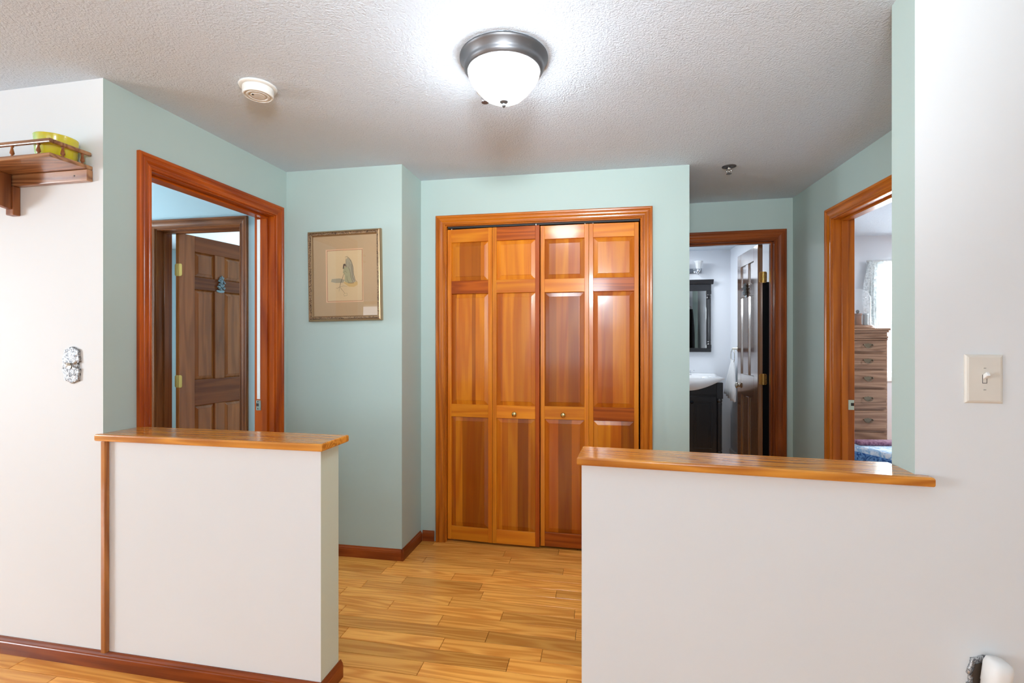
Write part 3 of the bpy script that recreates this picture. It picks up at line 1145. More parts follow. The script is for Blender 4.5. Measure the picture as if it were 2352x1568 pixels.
def sprinkler(x, y, label, mat_esc, rad=0.040):
    root = bpy.data.objects.new('fire_sprinkler', None)
    COL.objects.link(root)
    root.location = (x, y, CEIL)
    tag(root, label, 'sprinkler', None)
    bm = bmesh.new()
    lathe(bm, [(0, 0), (rad, 0), (rad, -0.003), (rad * 0.8, -0.006), (rad * 0.5, -0.007), (0.014, -0.004), (0, -0.004)], 32)
    link('escutcheon', bm, mat_esc, root, smooth=True)
    bm = bmesh.new()
    lathe(bm, [(0, -0.004), (0.011, -0.004), (0.011, -0.014), (0.007, -0.018), (0, -0.018)], 16)
    tube(bm, [(0.009, 0, -0.012), (0.014, 0, -0.020), (0.013, 0, -0.032), (0.004, 0, -0.041)], 0.0022, 6)
    tube(bm, [(-0.009, 0, -0.012), (-0.014, 0, -0.020), (-0.013, 0, -0.032), (-0.004, 0, -0.041)], 0.0022, 6)
    tube(bm, [(0, 0, -0.016), (0, 0, -0.040)], 0.0025, 8)
    link('frame', bm, M['chrome'], root, smooth=True)
    bm = bmesh.new()
    pts = []
    for k in range(24):
        r = 0.016 if k % 2 else 0.0125
        pts.append((r * math.cos(k * math.pi / 12), r * math.sin(k * math.pi / 12)))
    prism(bm, pts, -0.045, -0.0425)
    link('deflector', bm, M['gunmetal'], root)
    return root


sprinkler(1.2965, 2.9, 'chrome fire sprinkler on the ceiling outside the bathroom', M['gunmetal'])
sprinkler(-0.1127, 2.035, 'small white fire sprinkler on the ceiling just behind the lamp', M['detector'], 0.034)

# ------------------------------------------------------------------ corner shelf on the left wall
sh = empty('wall_shelf', FA, -0.05, 0, 1.979)
tag(sh, 'small oak wall shelf with a spindle gallery rail on the left white wall', 'shelf')
# local: x along wall (negative = left), y negative = toward the room
SL = -0.85
bm = bmesh.new()
box(bm, SL, 0, -0.153, 0, -0.008, 0.0075, 0.0015)
link('shelf_board', bm, M['shelf'], sh)
bm = bmesh.new()
box(bm, SL + 0.02, 0.001, -0.022, 0, -0.054, -0.0085, 0.003, 2)
link('cleat', bm, M['shelf'], sh)
bm = bmesh.new()
box(bm, SL, 0.0, -0.153, -0.139, 0.046, 0.062, 0.004, 2)
box(bm, -0.014, 0.0, -0.1395, -0.004, 0.0465, 0.0615, 0.004, 2)
box(bm, SL, SL + 0.014, -0.1395, -0.004, 0.0465, 0.0615, 0.004, 2)
link('gallery_rail', bm, M['shelf'], sh)
sp = [(0.0028, 0.0078), (0.0045, 0.010), (0.003, 0.013), (0.0065, 0.016), (0.0072, 0.020), (0.006, 0.026), (0.0042, 0.034), (0.0032, 0.040), (0.0055, 0.043), (0.0055, 0.0463)]
first = None
for (x, y) in [(-0.062, -0.146), (-0.187, -0.146), (-0.312, -0.146), (-0.437, -0.146), (-0.562, -0.146), (-0.687, -0.146), (-0.812, -0.146),
               (-0.007, -0.104), (-0.007, -0.034), (SL + 0.007, -0.104), (SL + 0.007, -0.034)]:
    if first is None:
        bm = bmesh.new()
        lathe(bm, [(0, sp[0][1])] + sp + [(0, sp[-1][1])], 14)
        first = link('spindle', bm, M['shelf_v'], sh, (x, y, 0), smooth=True)
    else:
        o = first.copy()
        COL.objects.link(o)
        o.location = (x, y, 0)
for xb in (-0.405, -0.405 - 0.30):
    bm = bmesh.new()
    box(bm, xb, xb + 0.040, -0.026, 0, -0.172, -0.0545, 0.003, 2)
    link('bracket_back', bm, M['shelf_v'], sh)
    bm = bmesh.new()
    pts = [(-0.026, -0.008), (-0.135, -0.008), (-0.137, -0.030)]
    for k in range(1, 9):
        a = k / 9 * math.pi / 2
        pts.append((-0.030 - 0.107 * math.cos(a), -0.030 - 0.118 * math.sin(a)))
    pts.append((-0.026, -0.150))
    prism(bm, pts, xb + 0.010, xb + 0.032, 'YZ', 0.002)
    link('bracket', bm, M['shelf_v'], sh)
bm = bmesh.new()
lathe(bm, [(0, -0.0228), (0.003, -0.0228), (0.003, -0.02), (0, -0.02)], 10, -0.062, 0, -0.032, 'Y')
link('screw_hole', bm, M['slot'], sh)
# the bowl on the shelf
x, y = FA.w(-0.132, -0.072)
bm = bmesh.new()
lathe(bm, [(0, 0), (0.056, 0), (0.060, 0.004), (0.066, 0.085), (0.0665, 0.088), (0.063, 0.088), (0.057, 0.008), (0, 0.007)], 48)
jar = link('candle_bowl', bm, M['jar'], None, (x, y, 1.9868), (0, 0, FA.a), smooth=True)
tag(jar, 'yellow and green glazed round bowl on the oak wall shelf', 'bowl')

# ------------------------------------------------------------------ switch plates
def ornate_outline(s=1.0):
    pts = [(600, 225), (660, 232), (740, 280), (830, 300), (842, 380), (845, 450), (862, 560), (868, 690), (800, 712), (812, 780), (800, 862), (864, 885), (862, 980),
           (836, 1120), (832, 1250), (740, 1278), (650, 1325), (590, 1332), (520, 1278), (390, 1240), (378, 1160), (368, 1060), (335, 960), (318, 885), (352, 862), (345, 780),
           (355, 700), (322, 662), (340, 560), (378, 440), (384, 320), (470, 295), (540, 245)]
    return [((a - 593) * 0.160e-3 * s, (778 - b) * 0.1345e-3 * s) for a, b in pts]


def ornate_plate(name, fr, u, z, label, cat, s=1.0, toggle=True, mat='relief'):
    root = empty(name, fr, u, 0, z)
    tag(root, label, cat)
    ol = ornate_outline(s)
    bm = bmesh.new()
    n = len(ol)
    rings = []
    for k, (f, y) in enumerate(((1.0, 0.0), (1.0, -0.004), (0.96, -0.0085), (0.86, -0.0065), (0.72, -0.0085), (0.4, -0.0095), (0.18, -0.0095))):
        rings.append([bm.verts.new((a * f, y + (math.sin(i * 2.1 + k) * 0.0011 if 1 < k < 6 else 0), b * f)) for i, (a, b) in enumerate(ol)])
    for a, b in zip(rings, rings[1:]):
        for k in range(n):
            bm.faces.new((a[k], a[(k + 1) % n], b[(k + 1) % n], b[k]))
    bm.faces.new(rings[-1])
    link('plate', bm, M[mat], root, smooth=True)
    if toggle:
        bm = bmesh.new()
        prism(bm, [(0.008 * math.cos(k * math.pi / 8), 0.012 * math.sin(k * math.pi / 8) - 0.002) for k in range(16)], -0.0125, -0.009, 'XZ')
        t = link('slot', bm, M['nickel'], root)
        link('toggle', B(-0.004, 0.004, -0.024, -0.009, -0.006, 0.006, 0.002), M['ivory'], root, rot=(R_(-14), 0, 0))
    return root


ornate_plate('switch_plate', FA, -0.150, 1.195, 'ornate scalloped silver switch plate on the left white wall', 'switch plate')

sw = empty('light_switch', FR, 0.1606, 0, 1.1865)
tag(sw, 'ivory oversized light switch plate with toggle on the right white wall', 'light switch')
bm = bmesh.new()
hw, hh = 0.0440, 0.0675
r0 = [(-hw, -hh), (hw, -hh), (hw, hh), (-hw, hh)]
rings = []
for f, y in ((0, 0.0), (0, -0.003), (0.0035, -0.0065), (0.008, -0.0078)):
    rings.append([bm.verts.new((a - math.copysign(f, a), y, b - math.copysign(f, b))) for a, b in r0])
for a, b in zip(rings, rings[1:]):
    for k in range(4):
        bm.faces.new((a[k], a[(k + 1) % 4], b[(k + 1) % 4], b[k]))
bm.faces.new(rings[-1])
link('plate', bm, M['ivory'], sw)
bm = bmesh.new()
for a in (-1, 1):
    box(bm, -0.0055 if a < 0 else 0.0045, -0.0045 if a < 0 else 0.0055, -0.0082, -0.007, -0.012, 0.012)
box(bm, -0.0045, 0.0045, -0.0082, -0.007, -0.0122, -0.0108)
link('slot', bm, M['slot'], sw)
link('toggle', B(-0.0042, 0.0042, -0.022, 0.0, -0.004, 0.0075, 0.0018, 2), M['plastic'], sw, (0, -0.005, 0.002), (R_(-32), 0, 0))
for zz in (0.030, -0.030):
    bm = bmesh.new()
    lathe(bm, [(0, -0.0086), (0.0034, -0.0086), (0.0036, -0.0076), (0, -0.0076)], 14, 0, 0, zz, 'Y')
    sc = link('screw', bm, M['ivory'], sw)
    link('screw_slot', B(-0.003, 0.003, -0.0090, -0.0084, zz - 0.0005, zz + 0.0005), M['slot'], sc)

pl = ornate_plate('outlet_plate', FR, 0.1615, 0.3515, 'ornate cast metal outlet plate low on the right white wall', 'outlet plate', 0.93, False, 'relief')
bm = bmesh.new()
prism(bm, [(a * 0.80, b * 0.80) for a, b in ornate_outline(0.93)], -0.0115, -0.0100, 'XZ')
link('bronze_face', bm, plain('dark_bronze', rgb(86, 74, 64), 0.4, 0.8), pl)
fr_ = empty('plug_in_freshener', FR, 0.166, -0.012, 0.372)
fr_.rotation_euler = (0, R_(9), FR.a)
tag(fr_, 'white plastic plug in air freshener in the low wall outlet', 'air freshener')
bm = bmesh.new()
pr = []
for k, (z, sx, sy) in enumerate(((-0.075, 0.018, 0.020), (-0.060, 0.022, 0.026), (-0.012, 0.0235, 0.029), (-0.0105, 0.0245, 0.030), (0.042, 0.027, 0.030), (0.056, 0.024, 0.026), (0.062, 0.015, 0.017))):
    pr.append([bm.verts.new((sx * math.copysign(abs(math.cos(a)) ** 0.7, math.cos(a)), -0.028 + sy * math.copysign(abs(math.sin(a)) ** 0.7, math.sin(a)), z)) for a in [2 * math.pi * q / 28 for q in range(28)]])
for a, b in zip(pr, pr[1:]):
    for k in range(28):
        bm.faces.new((a[k], a[(k + 1) % 28], b[(k + 1) % 28], b[k]))
bm.faces.new(pr[0])
bm.faces.new(pr[-1][::-1])
link('body', bm, M['plastic'], fr_, smooth=True)

# ------------------------------------------------------------------ picture
pc = empty('framed_picture', FC, 0.3965, 0, 1.685)
pc.rotation_euler = (0, R_(-0.8), FC.a)
tag(pc, 'gilt framed print of a robed figure with tan mat on the green wall', 'picture')
PWH, PHH = 0.2365, 0.2715
FP = [(0.0, 0.0, 'a'), (0.0, -0.020, 'a'), (0.005, -0.028, 'a'), (0.011, -0.030, 'a'), (0.015, -0.025, 'b'), (0.024, -0.024, 'b'), (0.027, -0.020, 'c'), (0.031, -0.012, 'c')]


def frame_ring(i0, i1, nm, mat, up=0.0):
    bm = bmesh.new()
    rs = []
    for f, y, _ in FP[i0:i1 + 1]:
        rs.append([bm.verts.new((sx * (PWH - f), y, sz * (PHH - f))) for sx, sz in ((-1, -1), (1, -1), (1, 1), (-1, 1))])
    for a, b in zip(rs, rs[1:]):
        for k in range(4):
            bm.faces.new((a[k], a[(k + 1) % 4], b[(k + 1) % 4], b[k]))
    return link(nm, bm, mat, pc)


frame_ring(0, 3, 'frame_rim', M['gilt'])
frame_ring(3, 5, 'frame_relief', M['gilt_relief'])
frame_ring(5, 7, 'frame_lip', M['gilt'])


def rect_ring(w0, h0, w1, h1, y, cx=0, cz=0, y1=None):
    bm = bmesh.new()
    y1 = y if y1 is None else y1
    a = [bm.verts.new((cx + sx * w0, y, cz + sz * h0)) for sx, sz in ((-1, -1), (1, -1), (1, 1), (-1, 1))]
    b = [bm.verts.new((cx + sx * w1, y1, cz + sz * h1)) for sx, sz in ((-1, -1), (1, -1), (1, 1), (-1, 1))]
    for k in range(4):
        bm.faces.new((a[k], a[(k + 1) % 4], b[(k + 1) % 4], b[k]))
    return bm


ICX, ICZ = -0.003, 0.001
bm = bmesh.new()
o0 = [(-PWH + 0.03, -PHH + 0.03), (PWH - 0.03, -PHH + 0.03), (PWH - 0.03, PHH - 0.03), (-PWH + 0.03, PHH - 0.03)]
i0_ = [(ICX + sx * 0.121, ICZ + sz * 0.160) for sx, sz in ((-1, -1), (1, -1), (1, 1), (-1, 1))]
i1_ = [(ICX + sx * 0.1165, ICZ + sz * 0.1555) for sx, sz in ((-1, -1), (1, -1), (1, 1), (-1, 1))]
va = [bm.verts.new((a, -0.011, b)) for a, b in o0]
vb = [bm.verts.new((a, -0.011, b)) for a, b in i0_]
for k in range(4):
    bm.faces.new((va[k], va[(k + 1) % 4], vb[(k + 1) % 4], vb[k]))
link('mat_board', bm, M['mat_board'], pc)
link('mat_edge', rect_ring(0.121, 0.160, 0.1150, 0.1540, -0.011, ICX, ICZ, -0.0085), M['mat_inner'], pc)
pp = link('print', B(-0.121, 0.121, -0.008, -0.006, -0.160, 0.160), M['print_paper'], pc, (ICX, 0, ICZ))
link('print_border', rect_ring(0.1145, 0.1535, 0.1125, 0.1515, -0.0083), M['ink_red'], pp)


def art(pts, y, mat, nm='ink_wash'):
    bm = bmesh.new()
    bm.faces.new([bm.verts.new((a, y, b)) for a, b in pts])
    return link(nm, bm, mat, pp)


def Z3(x, y):
    """picture-local metres from a sketch grid"""
    return ((x - 560) * 0.00053, (798 - y) * 0.000492)


def stroke(pts, r, mat=None):
    bm = bmesh.new()
    P_ = [Vector((Z3(a, b)[0], 0, Z3(a, b)[1])) for a, b in pts]
    prev = None
    for i, p in enumerate(P_):
        d = (P_[min(i + 1, len(P_) - 1)] - P_[max(i - 1, 0)]).normalized()
        n = Vector((-d.z, 0, d.x))
        rr_ = 0.55 * r * (0.55 + 0.6 * math.sin(math.pi * (i + 0.5) / len(P_)))
        a_ = bm.verts.new((p.x + n.x * rr_, -0.0090, p.z + n.z * rr_))
        b_ = bm.verts.new((p.x - n.x * rr_, -0.0090, p.z - n.z * rr_))
        if prev:
            bm.faces.new((prev[0], a_, b_, prev[1]))
        prev = (a_, b_)
    return link('ink_line', bm, mat or M['ink_dark'], pp)


art([Z3(*p) for p in [(390, 870), (400, 835), (500, 830), (560, 850), (540, 885), (450, 885)]], -0.00835, M['ink_grey'])
art([Z3(*p) for p in [(540, 880), (640, 870), (715, 878), (718, 915), (670, 940), (610, 935), (570, 905)]], -0.0084, M['ink_gold'])
art([Z3(*p) for p in [(575, 605), (600, 580), (640, 610), (665, 690), (672, 800), (690, 880), (640, 890), (600, 880), (575, 850), (570, 700)]], -0.0085, M['ink_grey'])
art([Z3(*p) for p in [(540, 760), (548, 700), (590, 690), (620, 730), (640, 800), (650, 885), (600, 890), (560, 870), (560, 790)]], -0.0087, M['ink_green'])
art([Z3(*p) for p in [(538, 715), (545, 660), (565, 652), (582, 680), (580, 700), (566, 672), (556, 690), (552, 714)]], -0.0089, M['ink_dark'])
for pts, r in (([(568, 572), (590, 566), (620, 592), (648, 640), (662, 700), (668, 780), (690, 860), (712, 880)], .0018),
               ([(575, 585), (580, 640), (576, 700)], .0009), ([(600, 690), (625, 740), (632, 800), (650, 860), (665, 888)], .0014),
               ([(640, 660), (650, 740), (655, 820), (678, 868)], .0016), ([(555, 770), (535, 820), (512, 880), (498, 935)], .0020),
               ([(498, 935), (470, 955), (450, 945)], .0009), ([(498, 935), (488, 990)], .0009), ([(498, 935), (530, 975), (560, 1015)], .0011),
               ([(560, 1015), (590, 1015), (590, 1040), (550, 1048), (545, 1022), (560, 1015)], .0009), ([(540, 760), (570, 745), (590, 765)], .001),
               ([(585, 800), (590, 850), (612, 885)], .0012), ([(600, 890), (640, 893), (672, 892)], .0018), ([(615, 640), (622, 690)], .0009),
               ([(470, 940), (540, 925), (590, 930)], .0008)):
    stroke(pts, r)
bm = bmesh.new()
bm.faces.new([bm.verts.new((sx * (PWH - 0.029), -0.0130, sz * (PHH - 0.029))) for sx, sz in ((-1, -1), (1, -1), (1, 1), (-1, 1))])
link('glass', bm, M['pane'], pc)
link('backing', B(-PWH + 0.004, PWH - 0.004, -0.0055, -0.001, -PHH + 0.004, PHH - 0.004), M['slot'], pc)

# ------------------------------------------------------------------ bathroom contents
van = empty('bathroom_vanity', FJ, -0.53, 0, 0)
tag(van, 'black bathroom vanity cabinet with raised panel door under white sink', 'vanity')
VW = 0.345
link('body', B(-VW + 0.03, VW - 0.03, -0.425, -0.002, 0.06, 0.755, 0.002), M['espresso'], van)
bm = bmesh.new()
box(bm, -VW, VW, -0.44, -0.40, 0.725, 0.85, 0.002)
link('apron', bm, M['espresso'], van)
for sx in (-1, 1):
    bm = bmesh.new()
    cx_ = sx * (VW - 0.032)
    for za, zb in ((0.0, 0.10), (0.685, 0.855)):
        box(bm, cx_ - 0.032, cx_ + 0.032, -0.452, -0.39, za, zb, 0.003)
    lathe(bm, [(0, 0.1), (0.026, 0.1), (0.030, 0.115), (0.024, 0.13), (0.028, 0.145), (0.026, 0.17), (0.026, 0.60), (0.028, 0.63), (0.024, 0.645), (0.030, 0.66), (0.026, 0.685), (0, 0.685)], 20, cx_, -0.421, 0)
    link('pilaster', bm, M['espresso'], van)
for sx in (-1, 1):
    dd = link('door', B(0.002, VW - 0.066, -0.445, -0.4255, 0.10, 0.70, 0.002), M['espresso'], van)
    if sx < 0:
        dd.location = (-(VW - 0.064), 0, 0)
    bm = bmesh.new()
    w_, h_ = VW - 0.068, 0.60
    for ring_w, yy0, yy1 in ((0.045, -0.4455, -0.452),):
        x0, x1, z0, z1 = 0.002 + ring_w, VW - 0.066 - ring_w, 0.10 + ring_w, 0.70 - ring_w
        for a in ((x0, x1, z1 - 0.012, z1), (x0, x1, z0, z0 + 0.012), (x0, x0 + 0.012, z0 + 0.012, z1 - 0.012), (x1 - 0.012, x1, z0 + 0.012, z1 - 0.012)):
            box(bm, a[0], a[1], -0.451, -0.4448, a[2], a[3], 0.002)
        box(bm, x0 + 0.03, x1 - 0.03, -0.449, -0.4448, z0 + 0.03, z1 - 0.03, 0.003)
    link('moulding', bm, M['espresso'], dd)
    knob_parts(dd, 0.028 if sx > 0 else VW - 0.092, 0.645, -0.446, 0.017, M['black_pull'])
# sink
bm = bmesh.new()
nu, nv = 28, 14


def front(s):
    return -0.455 - 0.055 * max(0.0, math.cos(s * math.pi / 2)) ** 1.0


sinkw = 0.360
grid = []
for i in range(nu + 1):
    s = -1 + 2 * i / nu
    col_ = []
    for j in range(nv + 1):
        t = j / nv
        yy = -0.004 + (front(s * 0.9) + 0.004) * t
        r2 = (s / 0.72) ** 2 + ((t - 0.56) / 0.34) ** 2
        zz = 0.905 - 0.115 * max(0.0, 1 - r2) ** 0.55 + (0.022 if t < 0.08 else (0.012 if t < 0.16 else 0))
        col_.append(bm.verts.new((s * sinkw, yy, zz)))
    grid.append(col_)
for i in range(nu):
    for j in range(nv):
        bm.faces.new((grid[i][j], grid[i + 1][j], grid[i + 1][j + 1], grid[i][j + 1]))
low = []
for i in range(nu + 1):
    s = -1 + 2 * i / nu
    zb = 0.885 - 0.120 * max(0.0, 1 - (abs(s) / 0.96) ** 1.6)
    c_ = []
    for t in (1.0, 0.85, 0.0):
        yy = -0.004 + (front(s * 0.9) + 0.004) * t
        c_.append(bm.verts.new((s * sinkw * (0.995 if t == 1 else 0.98), yy + (0.006 if t == 1 else 0), (zb + 0.006) if t == 1 else (zb if t else 0.885))))
    low.append(c_)
for i in range(nu):
    bm.faces.new((grid[i][nv], grid[i + 1][nv], low[i + 1][0], low[i][0]))
    bm.faces.new((low[i][0], low[i + 1][0], low[i + 1][1], low[i][1]))
    bm.faces.new((low[i][1], low[i + 1][1], low[i + 1][2], low[i][2]))
for c_, g_ in ((low[0], grid[0]), (low[-1], grid[-1])):
    for j in range(nv):
        bm.faces.new((g_[j], g_[j + 1], c_[0 if j > nv * 0.5 else 2]) if j != int(nv * 0.5) else (g_[j], g_[j + 1], c_[0], c_[2]))
sk = fobj('sink', bm, M['ceramic'], FJ, smooth=True)
sk.location = tuple(FJ.w(-0.53, 0)) + (0,)
tag(sk, 'white ceramic sink with bowed front on the black vanity', 'sink')
fc = empty('faucet', FJ, -0.53, -0.08, 0.906)
tag(fc, 'chrome faucet with cross handles at the back of the white sink', 'faucet')
bm = bmesh.new()
tube(bm, [(0, 0, 0.0), (0, 0, 0.07), (0, -0.03, 0.095), (0, -0.09, 0.09), (0, -0.11, 0.065)], 0.009, 12)
box(bm, -0.09, 0.09, -0.02, 0.02, -0.002, 0.012, 0.004)
link('spout', bm, M['chrome'], fc, smooth=True)
for sx in (-1, 1):
    bm = bmesh.new()
    lathe(bm, [(0, 0.01), (0.018, 0.01), (0.014, 0.03), (0.009, 0.04), (0.013, 0.052), (0, 0.058)], 16, sx * 0.075, 0, 0)
    tube(bm, [(sx * 0.075, 0, 0.050), (sx * 0.125, -0.012, 0.054)], [0.005, 0.007], 8)
    tube(bm, [(sx * 0.075 - 0.03, 0.005, 0.050), (sx * 0.075, 0, 0.052)], 0.005, 8)
    link('handle', bm, M['chrome'], fc, smooth=True)

mir = empty('bathroom_mirror', FJ, -0.53, -0.002, 1.17)
tag(mir, 'black framed mirror with turned side columns above the vanity', 'mirror')
MW = 0.315
bm = bmesh.new()
box(bm, -MW, MW, -0.03, 0, 0.0, 0.045, 0.003)
box(bm, -MW, MW, -0.03, 0, 0.70, 0.775, 0.003)
for sx in (-1, 1):
    box(bm, sx * (MW - 0.026) - 0.026, sx * (MW - 0.026) + 0.026, -0.014, 0, 0.04, 0.705)
link('frame', bm, M['espresso'], mir)
bm = bmesh.new()
prism(bm, [(-0.0, 0.775), (-0.035, 0.775), (-0.040, 0.785), (-0.048, 0.795), (-0.052, 0.808), (-0.058, 0.815), (-0.058, 0.826), (0, 0.826)], -MW - 0.022, MW + 0.022, 'YZ')
link('crown', bm, M['espresso'], mir)
for sx in (-1, 1):
    bm = bmesh.new()
    cx_ = sx * (MW - 0.026)
    box(bm, cx_ - 0.026, cx_ + 0.026, -0.036, 0, 0.045, 0.085, 0.002)
    box(bm, cx_ - 0.026, cx_ + 0.026, -0.036, 0, 0.66, 0.70, 0.002)
    lathe(bm, [(0, 0.085), (0.024, 0.085), (0.016, 0.10), (0.024, 0.112), (0.018, 0.125), (0.020, 0.14), (0.019, 0.60), (0.024, 0.615), (0.017, 0.628), (0.024, 0.645), (0.022, 0.66), (0, 0.66)], 20, cx_, -0.022, 0)
    link('column', bm, M['espresso'], mir)
link('glass', B(-MW + 0.052, MW - 0.052, -0.012, -0.004, 0.045, 0.70), M['mirror'], mir)

lf = empty('vanity_light', FJ, -0.53, 0, 2.10)
tag(lf, 'chrome vanity light with etched glass shade above the mirror', 'wall light')
bm = bmesh.new()
box(bm, -0.22, 0.22, -0.02, -0.001, -0.03, 0.03, 0.006, 2)
link('bar', bm, M['chrome'], lf)
for x in (-0.165, 0.0, 0.165):
    bm = bmesh.new()
    tube(bm, [(x, -0.02, 0.0), (x, -0.05, -0.035), (x, -0.085, -0.045), (x, -0.1, -0.02)], 0.006, 10)
    lathe(bm, [(0, -0.030), (0.012, -0.028), (0.020, -0.012), (0.024, 0.010), (0, 0.012)], 20, x, -0.1, 0)
    link('arm', bm, M['chrome'], lf, smooth=True)
    bm = bmesh.new()
    open_lathe(bm, [(0.022, 0.008), (0.030, 0.030), (0.040, 0.075), (0.050, 0.098), (0.048, 0.098), (0.038, 0.075), (0.028, 0.030), (0.020, 0.010)], 8)
    o = link('shade', bm, M['shade'], lf, (x, -0.1, 0), (0, 0, R_(22.5)), smooth=False)

tw = empty('hand_towel', FI, 0.30, 0, 0)
tag(tw, 'white towel hanging on the bathroom wall behind the open door', 'towel')
bm = bmesh.new()
NX, NZ = 22, 16
gr = []
for j in range(NZ + 1):
    t = j / NZ
    zz = 1.085 - 0.40 * t
    w_ = 0.03 + 0.14 * min(1, t * 1.3) ** 0.8
    row_ = []
    for i in range(NX + 1):
        s = -1 + 2 * i / NX
        yy = -0.045 - 0.03 * t - 0.016 * math.sin(i * 1.15) * (0.3 + t)
        row_.append(bm.verts.new((s * w_ + 0.01, yy, zz - 0.03 * t * s)))
    gr.append(row_)
for j in range(NZ):
    for i in range(NX):
        bm.faces.new((gr[j][i], gr[j][i + 1], gr[j + 1][i + 1], gr[j + 1][i]))
tcl = link('cloth', bm, M['cloth_white'], tw, smooth=True)
md = tcl.modifiers.new('thick', 'SOLIDIFY')
md.thickness = 0.012
bm = bmesh.new()
pts = []
for k in range(25):
    a = 2 * math.pi * k / 24
    pts.append((0.01 + 0.075 * math.sin(a), -0.052, 1.135 + 0.075 * math.cos(a)))
rg = empty('towel_ring', FI, 0.30, 0, 0)
tag(rg, 'round metal towel ring on the bathroom wall holding the white towel', 'towel ring')
tube(bm, pts, 0.004, 8)
link('ring', bm, M['nickel'], rg, smooth=True)
bm = bmesh.new()
lathe(bm, [(0, 0), (0.026, 0), (0.026, -0.008), (0.010, -0.012), (0.010, -0.056), (0, -0.058)], 20, 0.01, 0, 1.212, 'Y')
link('mount', bm, M['nickel'], rg, smooth=True)

bs = empty('light_switch', FI, 0.365, 0, 1.20)
tag(bs, 'white double light switch on the bathroom wall at the door edge', 'light switch')
link('plate', B(-0.036, 0.036, -0.006, 0, -0.058, 0.058, 0.003), M['ivory'], bs)
link('rocker', B(-0.016, 0.016, -0.009, -0.005, 0.006, 0.034, 0.002), M['plastic'], bs)
link('rocker', B(-0.016, 0.016, -0.009, -0.005, -0.034, -0.006, 0.002), M['plastic'], bs)

# ------------------------------------------------------------------ bedroom contents
FD2 = Frame((3.16, 4.1), -10)
ch = empty('chest_of_drawers', FD2, 0, 0, 0)
tag(ch, 'tall bleached oak chest of drawers in the bedroom', 'chest')
CW0, CW1 = -0.78, 0.012
link('case', B(CW0, CW1, 0.006, 0.42, 0.06, 1.372, 0.002), M['chest'], ch)
bm = bmesh.new()
box(bm, CW0 - 0.012, CW1 + 0.012, -0.022, 0.43, 1.383, 1.402, 0.004, 2)
box(bm, CW0 - 0.005, CW1 + 0.005, -0.012, 0.425, 1.366, 1.384, 0.003)
link('top', bm, M['chest'], ch)
bm = bmesh.new()
box(bm, CW0, CW1, -0.010, 0.1, 1.318, 1.334, 0.004, 2)
box(bm, CW0, CW1, -0.004, 0.1, 1.300, 1.318, 0.004)
link('frieze', bm, M['chest'], ch)
link('plinth', B(CW0 - 0.004, CW1 + 0.004, -0.01, 0.42, 0.0, 0.09, 0.004), M['chest'], ch)
dz = [(1.206, 1.296), (1.060, 1.184), (0.900, 1.044), (0.720, 0.882), (0.536, 0.700), (0.330, 0.516), (0.105, 0.312)]
for za, zb in dz:
    dr = link('drawer', B(CW0 + 0.014, CW1 - 0.014, -0.012, 0.02, za, zb, 0.005, 2), M['chest'], ch)
    for cx_ in (-0.143, CW0 - CW1 + 0.143 - 0.0):
        cz_ = (za + zb) / 2 + 0.006
        bm = bmesh.new()
        # bat-wing back plate with a drop bail
        prism(bm, [(cx_ + a, cz_ + b) for a, b in ((-0.034, 0.006), (-0.020, 0.016), (-0.008, 0.013), (0, 0.020), (0.008, 0.013), (0.020, 0.016), (0.034, 0.006), (0.022, -0.006), (0.012, -0.016), (0, -0.022), (-0.012, -0.016), (-0.022, -0.006))], -0.0135, -0.0118, 'XZ')
        tube(bm, [(cx_ + 0.034 * math.cos(a), -0.020 - 0.006 * math.sin(-a), cz_ + 0.004 + 0.026 * math.sin(a)) for a in [math.pi + k * math.pi / 10 for k in range(11)]], 0.0028, 8)
        for sx in (-1, 1):
            lathe(bm, [(0, -0.024), (0.005, -0.022), (0.004, -0.012), (0, -0.012)], 10, cx_ + sx * 0.034, 0, cz_ + 0.005, 'Y')
        link('handle', bm, M['darkhandle'], dr, smooth=False)

dm = empty('glass_dome', FD2, -0.139, 0.19, 1.402)
tag(dm, 'clear glass bell dome on wooden base standing on the chest', 'glass dome')
bm = bmesh.new()
lathe(bm, [(0, 0), (0.135, 0), (0.138, 0.008), (0.130, 0.014), (0.126, 0.026), (0.120, 0.030), (0, 0.030)], 48)
link('wooden_base', bm, M['chest'], dm, smooth=False)
bm = bmesh.new()
pr = [(0.108, 0.030), (0.108, 0.25)]
for k in range(1, 12):
    a = k / 12 * math.pi / 2
    pr.append((0.108 * math.cos(a), 0.25 + 0.108 * math.sin(a)))
pr.append((0.0, 0.358))
rings = lathe(bm, [(0.104, 0.030)] + pr, 48)
link('dome', bm, M['jarglass'], dm, smooth=True)
oc = empty('trinket_tower', FD2, -0.120, 0.19, 1.4325)
tag(oc, 'small brown wooden trinket under the glass dome', 'trinket')
bm = bmesh.new()
lathe(bm, [(0, 0), (0.034, 0), (0.034, 0.008), (0.028, 0.012), (0.028, 0.085), (0.034, 0.090), (0.034, 0.105), (0, 0.105)], 20, -0.012, -0.01, 0)
link('drum', bm, M['shelf_v'], oc, smooth=False)
bm = bmesh.new()
lathe(bm, [(0, 0.105), (0.008, 0.105), (0.014, 0.120), (0.010, 0.134), (0, 0.138)], 16, -0.012, -0.01, 0)
link('finial', bm, M['slot'], oc, smooth=True)
gt = empty('pewter_cup', FD2, -0.068, 0.185, 1.4325)
tag(gt, 'small grey metal cup under the glass dome beside the trinket', 'cup')
bm = bmesh.new()
lathe(bm, [(0, 0), (0.022, 0), (0.020, 0.01), (0.021, 0.09), (0.026, 0.104), (0.024, 0.104), (0.018, 0.09), (0, 0.088)], 20)
link('cup_body', bm, M['pewter'], gt, smooth=True)

